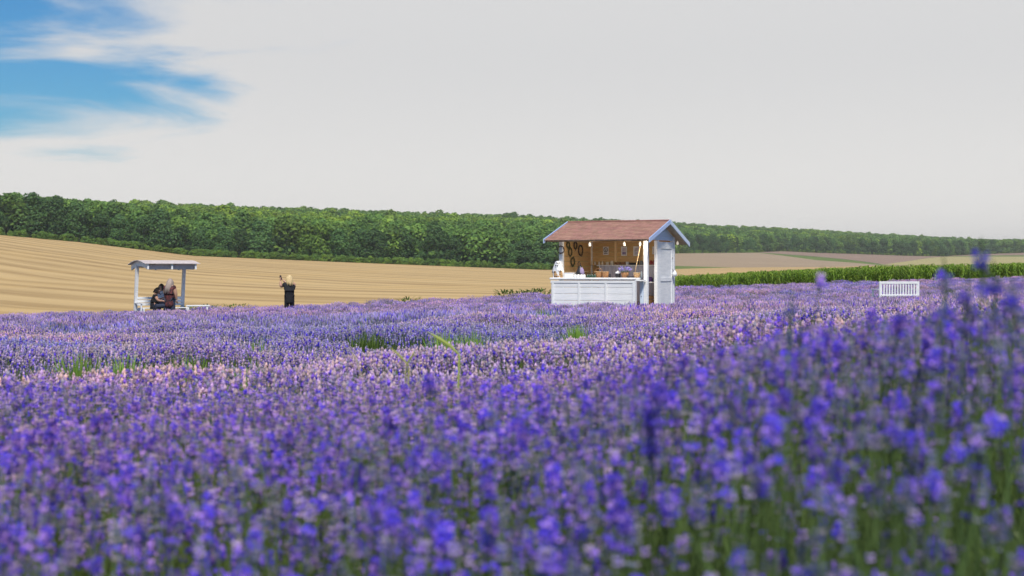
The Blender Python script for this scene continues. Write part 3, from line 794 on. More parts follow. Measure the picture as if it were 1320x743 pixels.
# roof
XR0, XR1 = -3.05, .24
roof = MB()
for (ya, za, yb, zb) in ((EY0, EZ0, APY, APZ), (EY1, EZ1, APY, APZ)):
    roof.add([(XR0, ya, za), (XR1, ya, za), (XR1, yb, zb), (XR0, yb, zb), (XR0, ya, za - .03), (XR1, ya, za - .03), (XR1, yb, zb - .03), (XR0, yb, zb - .03)],
             [(0, 1, 2, 3), (7, 6, 5, 4), (0, 4, 5, 1), (1, 5, 6, 2), (2, 6, 7, 3), (3, 7, 4, 0)])
roof_o = roof.build('roof', M['soffit'], kiosk)
sh = MB(); rs = random.Random(3)
for (ya, za, yb, zb) in ((EY0 - .03, EZ0 - .01, APY, APZ), (EY1 + .03, EZ1 - .01, APY, APZ)):
    n = 13; dv = Vector((0, yb - ya, zb - za)); ln = dv.length; dv.normalize(); up = Vector((0, -dv.z, dv.y)) if dv.y > 0 else Vector((0, dv.z, -dv.y))
    for r_ in range(n):
        st = ln / n; x = XR0 - .02 - rs.random() * .12
        while x < XR1 + .02:
            wd = .165; x0, x1 = max(x, XR0 - .02), min(x + wd - .006, XR1 + .02)
            if x1 - x0 > .02:
                s0 = r_ * st - (.012 * rs.random()); s1 = min((r_ + 1.25) * st, ln)
                p = Vector((0, ya, za)); lift = .016 + rs.random() * .004
                A = [p + dv * s0 + up * lift, p + dv * s0 + up * lift, p + dv * s1 + up * .006, p + dv * s1 + up * .006]
                V_ = [(x0, A[0].y, A[0].z), (x1, A[0].y, A[0].z), (x1, A[2].y, A[2].z), (x0, A[2].y, A[2].z)]
                V_ += [(x0, A[0].y - up.y * .012, A[0].z - up.z * .012), (x1, A[0].y - up.y * .012, A[0].z - up.z * .012)]
                k = rs.uniform(.88, 1.1)
                sh.add(V_, [(0, 1, 2, 3), (4, 5, 1, 0)], (k, k * rs.uniform(.92, 1.05), k))
            x += wd
shm = material('shingles', (0.42, 0.235, 0.18), (0.34, 0.19, 0.145), scale=9, rough=0.85, bump=0.2, vcol=True)
so_ = sh.build('shingles', shm, roof_o); so_['kind'] = 'stuff'
put('ridge_cap', bevel_box((XR0 - .02, APY - .05, APZ + .005), (XR1 + .02, APY + .05, APZ + .04), M['shingle'], 'ridge_cap'), roof_o)
def rake(X, y0, z0, y1, z1, mat, hgt=.13, th=.028):
    mb = MB(); V_ = [(X, y0, z0 + .035), (X, y1, z1 + .035), (X, y1, z1 + .035 - hgt), (X, y0, z0 + .035 - hgt)]
    V_ += [(X + th, p[1], p[2]) for p in V_]
    mb.add(V_, [(0, 1, 2, 3), (7, 6, 5, 4), (0, 4, 5, 1), (1, 5, 6, 2), (2, 6, 7, 3), (3, 7, 4, 0)])
    mb.build('rake_board', mat, roof_o)
for X in (XR1 + .025, XR0 - .055):
    rake(X, EY0 - .04, EZ0, APY, APZ, M['blue']); rake(X, EY1 + .04, EZ1, APY + .001, APZ, M['blue'] if X < 0 else M['paleblue'])
put('eave_trim', bevel_box((XR0, EY0 - .012, EZ0 - .055), (XR1, EY0 + .01, EZ0 - .028), M['brownwood'], 'eave_trim'), roof_o)
# hanging bulbs under the eave
bl = MB().lathe([(.006, 0), (.012, -.02), (.02, -.03), (.036, -.06), (.040, -.085), (.03, -.115), (.008, -.128)], 10).mesh('bulb', M['bulb'], True)
for px, row in ((760, 309), (804.5, 309), (825, 308.5)):
    X, z = kloc(px, row, EY0 + .02); bo = put('bulb', bl, kiosk, (X, EY0 + .03, EZ0 - .06))
    pl = bpy.data.lights.new('bulb_light', 'POINT'); pl.energy = 8; pl.color = (1.0, .88, .72); pl.shadow_soft_size = .05
    lo_ = bpy.data.objects.new('bulb_light', pl); COL.objects.link(lo_); lo_.parent = bo; lo_.location = (0, .06, -.19)
put('bulb', bl, kiosk, (.12, YB + .12, 2.22))
# counter
CX0, CX1, CY0, CY1, CZ = -2.87, -.20, -.42, .10, 1.09
ct = put('counter_top', bevel_box((CX0 - .04, CY0 - .05, CZ - .06), (CX1 + .03, CY1, CZ), M['white'], 'counter_top', .015), kiosk)
fb_h = .196
fb = bevel_box((CX0, CY0 - .011, .004), (CX1, CY0 + .011, fb_h - .004), M['white'], 'counter_board', .008)
for i in range(5): put('counter_board', fb, kiosk, (0, .002 * (i % 2), .02 + i * fb_h))
sbd = bevel_box((CX0 - .011, CY0 + .02, .004), (CX0 + .011, CY1, fb_h - .004), M['white'], 'counter_board', .008)
for i in range(5): put('counter_board', sbd, kiosk, (0, 0, .02 + i * fb_h))
put('counter_rail', bevel_box((CX0 - .012, CY0 - .03, .93), (CX1 + .002, CY0 - .0115, 1.005), M['white'], 'counter_rail', .005), kiosk)
for px in (712.6, 746, 780.5, 816.5):
    X, _ = kloc(px, 370, CY0 - .03)
    put('counter_batten', bevel_box((-.032, -.036, .01), (.032, -.0118, .928), M['white'], 'counter_batten', .005), kiosk, (X, CY0, 0))
put('corner_board', bevel_box((CX1 - .002, CY0 - .01, 0), (CX1 + .022, CY0 + .12, 1.028), M['white'], 'corner_board', .005), kiosk)
put('flap_shelf', bevel_box((-.22, CY0 + .08, 1.005), (.03, -.07, 1.035), M['white'], 'flap_shelf'), kiosk, (0, -.02, -.01))
gt = put('gate', bevel_box((CX1 + .03, -.08, .03), (-.065, -.045, .985), M['paleblue'], 'gate'), kiosk)
put('gate_knob', MB().lathe([(.012, 0), (.018, .01), (.012, .02)], 8).mesh('gate_knob', M['metal'], True), gt, (-.12, -.082, .55), (R(90), 0, 0))
put('doorstep', bevel_box((-.05, .1, -.1), (.28, .78, .05), M['white'], 'doorstep', .02), kiosk)
# shelf along the back wall with a cloth below, and the low shelf by the door
_, SZ = kloc(790, 341.8, 2.02)
put('wall_shelf', bevel_box((XL + .35, 1.90, SZ - .03), (-.07, YB - .095, SZ), M['white'], 'wall_shelf'), kiosk)
pt = MB()
nx = 60; zz = (.35, SZ - .031)
for i in range(nx + 1):
    X = XL + .42 + i / nx * (2.72 - .5); off = .018 * math.sin(i * 1.9) + .01 * math.sin(i * .7)
    pt.v += [(X, 1.95 + off, zz[0]), (X, 1.95 + off * .4, zz[1])]
for i in range(nx): pt.f.append((2*i, 2*i+2, 2*i+3, 2*i+1)); pt.c.append((1, 1, 1))
pt.build('shelf_curtain', M['greycloth'], kiosk, True)
_, LZ = kloc(840, 363.5, 1.35)
put('low_shelf', bevel_box((-.55, 1.05, LZ - .03), (-.065, 1.85, LZ), M['white'], 'low_shelf'), kiosk)
put('low_shelf_leg', bevel_box((-.53, 1.07, .06), (-.47, 1.13, LZ - .032), M['white'], 'low_shelf_leg'), kiosk)

# ---- goods for sale (each is a thing)
def goods(name, mb_or_mesh, mat, px, y, z, label, cat, group=None, smooth=True, rz=0.0, row=350):
    X, _ = kloc(px, row, y); p = kworld(X, y, z)
    me = mb_or_mesh if isinstance(mb_or_mesh, bpy.types.Mesh) else mb_or_mesh.mesh(name, mat, smooth)
    o = put(name, me, None, p, (0, 0, KYAW + rz)); return tag(o, label, cat, group)
def jar(r, h, neck=.75):
    return MB().lathe([(r * .9, 0), (r, h * .06), (r, h * .70), (r * neck, h * .80), (r * neck, h * .86), (r * neck * 1.12, h * .87), (r * neck * 1.12, h)], 12)
def bottle(r, h):
    return MB().lathe([(r * .9, 0), (r, h * .05), (r, h * .55), (r * .4, h * .72), (r * .33, h * .94), (r * .42, h * .95), (r * .42, h)], 12)
def bowl(r, h):
    return MB().lathe([(r * .65, 0), (r * .9, h * .35), (r, h), (r * .93, h), (r * .8, h * .4), (r * .5, h * .15)], 14)
CTZ = CZ - .001
tb = empty('wooden_crate', kworld(kloc(721, 355, -.12)[0], -.12, CTZ), KYAW)
for q in range(3): put('slat', bevel_box((-.11, -.13, .01 + q * .065), (.11, -.115, .065 + q * .065), M['tan'], 'slat', .003), tb)
for q in range(3): put('slat', bevel_box((-.11, .115, .01 + q * .065), (.11, .13, .065 + q * .065), M['tan'], 'slat', .003), tb)
for sx in (-.125, .11): put('end_panel', bevel_box((sx, -.13, 0), (sx + .015, .13, .205), M['tan'], 'end_panel', .003), tb)
put('bottom', bevel_box((-.11, -.112, 0), (.11, .112, .012), M['tan'], 'bottom', .002), tb)
tag(tb, 'small tan wooden crate on the end of the white counter', 'crate')
wb = empty('white_box', kworld(kloc(734.5, 355, -.1)[0], -.1, CTZ), KYAW)
put('tray', bevel_box((-.14, -.1, 0), (.14, .1, .12), M['white'], 'tray'), wb); put('lid', bevel_box((-.147, -.107, .12), (.147, .107, .15), M['white'], 'lid'), wb)
tag(wb, 'white lidded box on the counter beside the tan crate', 'box')
wj = jar(.042, .10).mesh('white_jar', M['cream'], True); wj2 = jar(.042, .10).mesh('white_jar', M['white'], True)
for px, y in ((741.8, -.22), (745.5, -.24), (749.5, -.22), (753, -.2)):
    goods('white_jar', wj2, None, px, y, CTZ, 'small white jar in the row beside the white box on the counter', 'jar', 'white jars on the counter')
dj = bottle(.038, .13).mesh('dark_bottle', M['green'], True)
for px, y in ((757.5, -.15), (760.5, -.12), (763.7, -.15), (766.8, -.12)):
    goods('dark_bottle', dj, None, px, y, CTZ, 'small dark green bottle between white jars and wicker baskets on the counter', 'bottle', 'dark bottles on the counter')
# bag
X, _ = kloc(748, 350, .03); bagE = empty('cloth_bag', kworld(X, .03, CTZ), KYAW); bagE.scale = (1.25, 1.25, 1.3)
put('pouch', MB().lathe([(.06, 0), (.115, .03), (.12, .08), (.085, .17), (.04, .25), (.015, .30)], 12).mesh('pouch', M['dark'], True), bagE)
put('front_panel', MB().lathe([(.02, 0), (.06, .03), (.065, .07), (.05, .13), (.015, .19)], 12).mesh('front_panel', M['lilac'], True), bagE, (.055, -.035, .05))
put('handle', MB().tube([(-.05, 0, .2), (-.06, 0, .33), (-.03, 0, .38), (0, 0, .33), (.0, 0, .25)], .009, 6).mesh('handle', M['dark'], True), bagE)
tag(bagE, 'black cloth bag with lilac front standing on the counter', 'bag')
for px, r, lab in ((771.7, .12, 'wicker basket with tall handle on the counter'), (780.5, .105, 'round wicker basket without handle on the counter')):
    X, _ = kloc(px, 352, .0); e = empty('wicker_basket', kworld(X, 0, CTZ), KYAW)
    put('basket_body', bowl(r, .17).mesh('basket_body', M['wicker'], True), e)
    put('basket_rim', MB().tube([(r * math.cos(a), r * math.sin(a), .17) for a in np.linspace(0, 6.283, 17)], .012, 6).mesh('basket_rim', M['tan'], True), e)
    if px < 775: put('basket_handle', MB().tube([(r * math.cos(a), 0, .17 + .11 * math.sin(a)) for a in np.linspace(0, math.pi, 9)], .009, 6).mesh('basket_handle', M['wicker'], True), e)
    tag(e, lab, 'basket')
goods('dark_jar', jar(.032, .11), M['dark'], 786.3, -.15, CTZ, 'small black jar alone on the counter between baskets and lidded pot', 'jar')
e = empty('lidded_pot', kworld(kloc(796.6, 352, -.05)[0], -.05, CTZ), KYAW)
put('pot', MB().lathe([(.06, 0), (.075, .02), (.078, .12), (.07, .13)], 14).mesh('pot', M['dark'], True), e)
put('lid', MB().lathe([(.08, .128), (.08, .16), (.05, .178), (.015, .185), (.018, .2), (.01, .208)], 14).mesh('lid', M['white'], True), e)
tag(e, 'black pot with white lid on the counter', 'pot')
# basket of lavender
e = empty('lavender_basket', kworld(kloc(805.6, 352, -.05)[0], -.05, CTZ), KYAW)
put('basket_body', bowl(.115, .16).mesh('basket_body', M['wicker'], True), e)
bq = MB()
for i in range(90):
    a = random.random() * 6.28; t = random.random() ** .6 * .9
    up = Vector((math.cos(a) * t, math.sin(a) * t, 1.0)); lavender_spike(bq, 1, .35, Vector((math.cos(a) * .05, math.sin(a) * .05, .08)) + up.normalized() * random.uniform(.12, .2), up, .14, 1.7)
put('lavender_bunch', bq.mesh('lavender_bunch', M['lav']), e)
tag(e, 'brown basket filled with a purple lavender bunch on the counter', 'basket')
goods('serving_tray', MB().lathe([(.09, 0), (.12, .025), (.125, .04), (.115, .04), (.1, .02)], 14), M['dark'], 813, -.12, CTZ, 'flat black tray on the counter beside the lavender basket', 'tray')
e = empty('tan_basket', kworld(kloc(820.8, 353, -.1)[0], -.1, CTZ), KYAW)
put('basket_body', bowl(.1, .14).mesh('basket_body', M['tan'], True), e)
put('basket_rim', MB().tube([(.1 * math.cos(a), .1 * math.sin(a), .14) for a in np.linspace(0, 6.283, 17)], .011, 6).mesh('basket_rim', M['stud'], True), e)
tag(e, 'small pale tan basket at the gate end of the counter', 'basket')
X, _ = kloc(827.5, 353, -.02)
goods('glass_bottle', bottle(.035, .24), M['glassbottle'], 826.8, .0, CTZ, 'tall grey glass bottle on the counter beside the corner post', 'bottle')
# pole leaning from the counter to the eave
X0, z0 = kloc(817, 356, -.12); X1, z1 = kloc(826, 315, .02)
tag(put('wooden_pole', MB().tube([kworld(X0, -.12, CZ), kworld(X1, .02, z1)], .011, 7).mesh('wooden_pole', M['stud'], True)), 'thin pale wooden pole leaning from the counter up to the eave', 'pole')
# goods on the wall shelf
SY = 2.03
wbm = bottle(.03, .13).mesh('white_bottle', M['cream'], True)
for px in (763, 767, 772.3, 776.5):
    goods('white_bottle', wbm, None, px, SY, SZ, 'small cream bottle on the wall shelf', 'bottle', 'cream bottles on the wall shelf', row=338)
goods('cream_cup', bowl(.055, .09), M['cream'], 783, SY, SZ, 'low cream bowl on the wall shelf beside the cream bottles', 'bowl', row=338)
goods('cream_jug', jar(.055, .13), M['cream'], 788.8, SY, SZ, 'cream jug on the wall shelf beside the wooden upright', 'jug', row=338)
for px, r, lab in ((796.5, .10, 'wide dark wicker bowl on the wall shelf'), (803, .085, 'narrower dark wicker bowl on the wall shelf')):
    goods('wicker_bowl', bowl(r, .09), M['wicker'], px, SY, SZ, lab, 'bowl', row=338)
goods('white_cup', bowl(.05, .10), M['white'], 808.6, SY, SZ, 'white cup on the wall shelf between two dark bowls', 'cup', row=338)
goods('dark_bowl', bowl(.12, .07), M['dark'], 815.3, SY, SZ, 'flat black bowl on the wall shelf', 'bowl', row=338)
goods('dark_bottle', bottle(.035, .22), M['dark'], 822.3, SY, SZ, 'tall black bottle on the wall shelf', 'bottle', row=338)
goods('dark_jar', jar(.055, .13), M['glassbottle'], 827, SY, SZ, 'dark grey jar on the wall shelf by the corner post', 'jar', row=338)
rj = jar(.05, .14).mesh('red_jar', M['red'], True)
for px in (839.3, 843.2):
    goods('red_jar', rj, None, px, SY, SZ, 'red preserve jar on the wall shelf seen through the side opening', 'jar', 'red jars on the wall shelf', row=338)
goods('purple_jar', jar(.07, .15), M['purple'], 838.6, 1.35, LZ, 'purple jar on the low shelf inside the side opening', 'jar', row=360)
goods('glass_bottle', bottle(.035, .24), M['glassbottle'], 843, 1.35, LZ, 'grey glass bottle on the low shelf inside the side opening', 'bottle', row=360)
e = empty('wooden_crate', kworld(-.28, 1.4, .061), KYAW)
for q in range(4): put('slat', bevel_box((-.2, -.2, .02 + q * .12), (.2, -.185, .12 + q * .12), M['brownwood'], 'slat', .004), e)
for q in range(4): put('slat', bevel_box((-.2, .185, .02 + q * .12), (.2, .2, .12 + q * .12), M['brownwood'], 'slat', .004), e)
for sx in (-.215, .2): put('end_panel', bevel_box((sx, -.2, 0), (sx + .015, .2, .5), M['brownwood'], 'end_panel', .004), e)
put('bottom', bevel_box((-.2, -.184, 0), (.2, .184, .02), M['brownwood'], 'bottom', .003), e)
tag(e, 'brown slatted wooden crate on the floor under the low shelf', 'crate')
# pictures on the back wall
WY = YB - .036
def hang(name, px, row, label, build):
    X, z = kloc(px, row, WY); e = empty(name, kworld(X, WY, z), KYAW); build(e); return tag(e, label, 'picture')
def round_plaque(e):
    put('sheet', bevel_box((-.095, -.010, -.13), (.095, .0, .13), M['paper'], 'sheet', .002), e)
    r = .066
    put('ring', MB().tube([(r * math.cos(a), -.013, .03 + r * math.sin(a)) for a in np.linspace(0, 6.283, 21)], .011, 6).mesh('ring', M['dark'], True), e)
    put('emblem', MB().tube([(-.03, -.014, .05), (.0, -.014, .02), (.032, -.014, .055), (.0, -.014, -.005), (-.02, -.014, .01)], .009, 5).mesh('emblem', M['dark'], True), e)
    put('caption_bar', bevel_box((-.06, -.013, -.09), (.06, -.0101, -.07), M['dark'], 'caption_bar', .001), e)
hang('picture', 781, 323.5, 'white sheet with a round black emblem on the back wall', round_plaque)
def framed(wd, hg, inner):
    def f(e):
        put('backing', bevel_box((-wd, -.008, -hg), (wd, 0, hg), M['paper'], 'backing', .002), e)
        for x0, x1, z0, z1 in ((-wd, wd, hg, hg + .02), (-wd, wd, -hg - .02, -hg), (-wd - .02, -wd, -hg - .02, hg + .02), (wd, wd + .02, -hg - .02, hg + .02)):
            put('frame_bar', bevel_box((x0, -.02, z0), (x1, 0, z1), M['white'], 'frame_bar', .003), e)
        put('print', bevel_box((-wd * .8, -.011, -hg * .1), (wd * .8, -.0085, hg * .75), M['print'], 'print', .001), e)
        put('print', bevel_box((-wd * .8, -.011, -hg * .85), (wd * .8, -.0085, -hg * .2), inner, 'print', .001), e)
    return f
hang('picture', 804.6, 324, 'white framed picture beside the wooden upright on the back wall', framed(.075, .125, M['lilac']))
hang('picture', 820.6, 324, 'white framed picture behind the leaning wooden pole', framed(.085, .13, M['greycloth']))
hang('picture', 844, 323, 'small white framed picture seen through the side opening', framed(.055, .10, M['print']))
# wreaths on the left wall and one on the corner post
def wreath(loc_, r, mat, label, th=.03, normal='X', mark=''):
    mb = MB(); rs_ = random.Random(int(r * 999) + len(label))
    def P3(a, b, c): return (c, a, b) if normal == 'X' else (a, c, b)
    mb.tube([P3(r * math.cos(a), r * math.sin(a), 0) for a in np.linspace(0, 6.283, 19)], th * .6, 6)
    for i in range(70):
        a = rs_.random() * 6.28; p = Vector(P3(r * math.cos(a), r * math.sin(a), 0)); q = Vector((rs_.gauss(0, 1), rs_.gauss(0, 1), rs_.gauss(0, 1))).normalized()
        leaf_blade(mb, p, q, th * 2, th * .35, (1, 1, 1))
    o = put('wreath', mb.mesh('wreath', mat), None, kworld(*loc_), (0, 0, KYAW)); return tag(o, label, 'wreath')
for px, row, y, r, m_, lab in ((733, 316, .40, .10, 'greencloth', 'green dried wreath high on the left kiosk wall beside the corner post'), (740.5, 316.5, .95, .11, 'darkwreath', 'dark twig wreath high in the middle of the left kiosk wall'),
                              (735, 325, .55, .12, 'greencloth', 'large green dried wreath below the high green one on the kiosk wall'), (745.5, 323, 1.35, .16, 'darkwreath', 'large dark twig wreath on the left kiosk wall near the back corner'),
                              (737.5, 337.5, .75, .13, 'greencloth', 'lowest green dried wreath on the left kiosk wall')):
    _, z = kloc(px, row, y); wreath((XL + .05, y, z), r, M[m_], lab)
_, z = kloc(727.5, 322, -.08); wreath((XL + .02, -.10, z), .11, M['darkwreath'], 'dark twig wreath hanging on the white front corner post', .025, 'Y')
# white cloth with dark bows round the left post
e = empty('lace_cloth', kworld(XL - .05, -.13, CZ), KYAW)
mb = MB(); pr = [(.17, 0.0), (.16, .10), (.17, .2), (.14, .3), (.12, .38), (.09, .46), (.06, .5)]
n = 26; b0 = 0
for r_, z_ in pr:
    for k in range(n):
        a = 2 * math.pi * k / n; rr_ = r_ * (1 + .14 * math.sin(5 * a + z_ * 9) + .06 * math.sin(11 * a)); mb.v.append((rr_ * math.cos(a), rr_ * .75 * math.sin(a), z_))
for i in range(len(pr) - 1):
    for k in range(n): mb.f.append((i*n + k, i*n + (k+1) % n, (i+1)*n + (k+1) % n, (i+1)*n + k)); mb.c.append((1, 1, 1))
mb.build('cloth', M['white'], e, True)
bw = MB().add([(-.05, 0, .025), (-.05, 0, -.025), (0, -.012, 0), (.05, 0, .025), (.05, 0, -.025), (0, .012, 0)], [(0, 1, 2), (3, 2, 4), (1, 0, 5), (4, 5, 3)]).mesh('bow', M['dark'])
for p in ((-.10, -.13, .17), (.09, -.13, .2), (0, -.12, .36), (.04, -.10, .44), (-.02, -.14, .04)): put('bow', bw, e, p)
tag(e, 'white gathered cloth with black bows round the front corner post', 'cloth')

# ------------------------------------------------------------------ pergola seat
GYAW = R(33)                                   # local x runs along the eave, local y along the rafters to the far left
gN = at_pd(190, 51.0); gz0 = float(gz_pd(205, 52.0)[0])
perg = empty('pergola_bench', (gN[0], gN[1], gz0), GYAW)
tag(perg, 'white wooden pergola bench with curved roof at the edge of the lavender', 'pergola')
GM = Matrix.Translation((gN[0], gN[1], gz0)) @ Matrix.Rotation(GYAW, 4, 'Z')
LX, LY = 1.85, 1.85
keep(gN, GYAW, -.1, LX + .1, .2, LY)
TZ = 2.13
def arch(y): t = y / LY; return TZ + .02 + .15 * math.sin(math.pi * min(max(t * .92 + .04, 0), 1)) - .03 * t
M['roofwood'] = material('weathered_mauve_wood', (0.64, 0.57, 0.55), (0.54, 0.47, 0.46), scale=5, rough=0.8, rnd=0.15)
def arched(x0, x1, dz0, dz1, n=10, y0=0.0, y1=LY):
    mb = MB()
    for i in range(n + 1):
        y = y0 + (y1 - y0) * i / n; a = arch(y)
        mb.v += [(x0, y, a + dz0), (x1, y, a + dz0), (x1, y, a + dz1), (x0, y, a + dz1)]
    for i in range(n):
        b = 4 * i
        for q in range(4): mb.f.append((b + q, b + (q+1) % 4, b + 4 + (q+1) % 4, b + 4 + q)); mb.c.append((1, 1, 1))
    mb.f += [(3, 2, 1, 0), (4*n, 4*n+1, 4*n+2, 4*n+3)]; mb.c += [(1, 1, 1)] * 2
    return mb
for x in (0, .9, 1.8): arched(x, x + .06, -.20, 0).build('rafter', M['white'], perg)
nb = 14
for i in range(nb):
    y0 = -.06 + i * (LY + .12) / nb; y1 = y0 + (LY + .12) / nb - .012
    a0, a1 = arch(max(y0, 0)), arch(max(y1, 0)); mb = MB()
    V_ = [(-.12, y0, a0 + .002), (LX + .13, y0, a0 + .002), (LX + .13, y1, a1 + .002), (-.12, y1, a1 + .002)]; V_ += [(p[0], p[1], p[2] + .022) for p in V_]
    mb.add(V_, [(3, 2, 1, 0), (4, 5, 6, 7), (0, 1, 5, 4), (1, 2, 6, 5), (2, 3, 7, 6), (3, 0, 4, 7)]); mb.build('roof_board', M['roofwood'], perg)
put('back_fascia', bevel_box((.061, .10, TZ - .17), (1.799, .135, TZ + .01), M['roofwood'], 'back_fascia'), perg)
PY = 1.25
for x in (.03, 1.83):
    mb = MB(); b_ = (x, PY + .28, -.1); t_ = (x, PY - .02, TZ + .02)
    V_ = [(b_[0] - .055, b_[1] - .055, b_[2]), (b_[0] + .055, b_[1] - .055, b_[2]), (b_[0] + .055, b_[1] + .055, b_[2]), (b_[0] - .055, b_[1] + .055, b_[2])]
    V_ += [(t_[0] - .055, t_[1] - .055, t_[2]), (t_[0] + .055, t_[1] - .055, t_[2]), (t_[0] + .055, t_[1] + .055, t_[2]), (t_[0] - .055, t_[1] + .055, t_[2])]
    mb.add(V_, [(3, 2, 1, 0), (4, 5, 6, 7), (0, 1, 5, 4), (1, 2, 6, 5), (2, 3, 7, 6), (3, 0, 4, 7)]); mb.build('post', M['white'], perg)
put('cross_beam', bevel_box((.0, PY - .04, TZ - .10), (1.86, PY + .04, TZ - .03), M['roofwood'], 'cross_beam'), perg)
for i in range(4): put('seat_slat', bevel_box((.05, .72 + i * .13, .52), (1.80, .84 + i * .13, .548), M['white'], 'seat_slat'), perg)
for i in range(3): put('back_slat', bevel_box((.05, 1.33 - .01 * i, .62 + i * .115), (1.80, 1.36 - .01 * i, .715 + i * .115), M['white'], 'back_slat'), perg)
for x in (.08, 1.70):
    put('seat_bearer', bevel_box((x, .70, .44), (x + .06, 1.50, .518), M['white'], 'seat_bearer'), perg)
    put('leg', bevel_box((x, .70, -.1), (x + .06, .76, .438), M['white'], 'leg'), perg)
put('arm_rail', bevel_box((-.035, .62, .70), (.03, 1.38, .735), M['white'], 'arm_rail'), perg)
put('arm_post', bevel_box((-.03, .66, -.1), (.025, .715, .698), M['white'], 'arm_post'), perg)
# a low white bench beside it
lbx = at_pd(262, 53.0); lbz = float(gz_pd(262, 53.0)[0])
lowb = empty('low_bench', (lbx[0], lbx[1], lbz), R(8)); tag(lowb, 'low white plank bench half hidden in lavender beside the pergola', 'bench')
put('plank', bevel_box((-.62, -.15, .55), (.25, .15, .60), M['white'], 'plank'), lowb)
for x in (-.58, .12): put('leg', bevel_box((x, -.13, -.1), (x + .07, .13, .549), M['white'], 'leg'), lowb)

# ------------------------------------------------------------------ slatted garden bench
bxy = at_pd(1157, B_D); bz = float(gz_pd(1157, B_D)[0])
bench = empty('garden_bench', (bxy[0], bxy[1], bz), R(192)); tag(bench, 'white slatted garden bench standing in the lavender before the maize', 'bench')
keep(bxy, R(192), -.85, .85, -.5, .35)
BW, BT = .72, .92
for i in range(14):
    x = -BW + .075 + i * (2 * BW - .15) / 13
    put('back_slat', bevel_box((x - .024, .1, .40), (x + .024, .122, BT - .085), M['white'], 'back_slat', .004), bench)
put('top_rail', bevel_box((-BW, .085, BT - .085), (BW, .135, BT), M['white'], 'top_rail'), bench)
put('bottom_rail', bevel_box((-BW + .052, .088, .43), (BW - .052, .132, .49), M['white'], 'bottom_rail'), bench)
for x in (-BW - .004, BW - .05): put('back_leg', bevel_box((x, .08, -.1), (x + .054, .14, BT - .002), M['white'], 'back_leg'), bench)
for x in (-BW - .004, BW - .05):
    put('front_leg', bevel_box((x, -.42, -.1), (x + .054, -.36, .63), M['white'], 'front_leg'), bench)
    put('armrest', bevel_box((x - .012, -.46, .631), (x + .066, .079, .668), M['white'], 'armrest'), bench)
for i in range(4): put('seat_slat', bevel_box((-BW + .06, -.40 + i * .115, .41), (BW - .06, -.30 + i * .115, .435), M['white'], 'seat_slat', .004), bench)

# ------------------------------------------------------------------ people
M['skin'] = material('skin', (0.52, 0.31, 0.22), (0.48, 0.27, 0.19), scale=5, rough=0.5)
M['black'] = material('black_cotton', (0.012, 0.013, 0.016), (0.02, 0.02, 0.024), scale=9, rough=0.85)
M['jeans'] = material('dark_denim', (0.03, 0.04, 0.07), (0.045, 0.055, 0.09), scale=15, rough=0.85)
M['maroon'] = material('maroon_print', (0.16, 0.045, 0.045), (0.035, 0.02, 0.025), scale=14, rough=0.85, lo=.42, hi=.58)
M['bwprint'] = material('black_white_print', (0.02, 0.02, 0.025), (0.65, 0.65, 0.68), scale=10, rough=0.85, lo=.40, hi=.46)
M['blonde'] = material('blonde_hair', (0.72, 0.56, 0.30), (0.60, 0.44, 0.22), scale=10, rough=0.5, stretch=(6, 6, 1))
M['ashhair'] = material('ash_blonde_hair', (0.42, 0.34, 0.29), (0.30, 0.24, 0.21), scale=10, rough=0.5, stretch=(6, 6, 1))
M['darkhair'] = material('dark_hair', (0.03, 0.02, 0.015), (0.045, 0.03, 0.02), scale=10, rough=0.5)
M['eye'] = material('eye', (0.02, 0.015, 0.012), rough=0.2)
M['lip'] = material('lip', (0.42, 0.16, 0.14), rough=0.5)

def skin_mesh(pts, edges, sub=2, root=0, smooth=0):
    """pts: (x,y,z,radius); returns an evaluated mesh"""
    me = bpy.data.meshes.new('skin_tmp'); me.from_pydata([p[:3] for p in pts], edges, []); me.update()
    o = bpy.data.objects.new('skin_tmp', me); COL.objects.link(o)
    o.modifiers.new('s', 'SKIN').use_smooth_shade = True
    if not me.skin_vertices:
        bpy.context.view_layer.objects.active = o; bpy.ops.mesh.customdata_skin_add()
    for i, p in enumerate(pts):
        d = me.skin_vertices[0].data[i]; r = p[3]
        d.radius = r if isinstance(r, tuple) else (r, r); d.use_root = (i == root)
    m = o.modifiers.new('u', 'SUBSURF'); m.levels = sub; m.render_levels = sub
    if smooth: q = o.modifiers.new('q', 'SMOOTH'); q.factor = .5; q.iterations = smooth
    dg = bpy.context.evaluated_depsgraph_get(); out = bpy.data.meshes.new_from_object(o.evaluated_get(dg))
    bpy.data.objects.remove(o); bpy.data.meshes.remove(me)
    return out
def join(meshes, name, mats, pick_mat=None):
    bm = bmesh.new()
    for m in meshes: bm.from_mesh(m)
    for f in bm.faces:
        f.smooth = True
        if pick_mat: f.material_index = pick_mat(f.calc_center_median())
    me = bpy.data.meshes.new(name); bm.to_mesh(me); bm.free()
    for m in mats: me.materials.append(m)
    for m in meshes: bpy.data.meshes.remove(m)
    return me
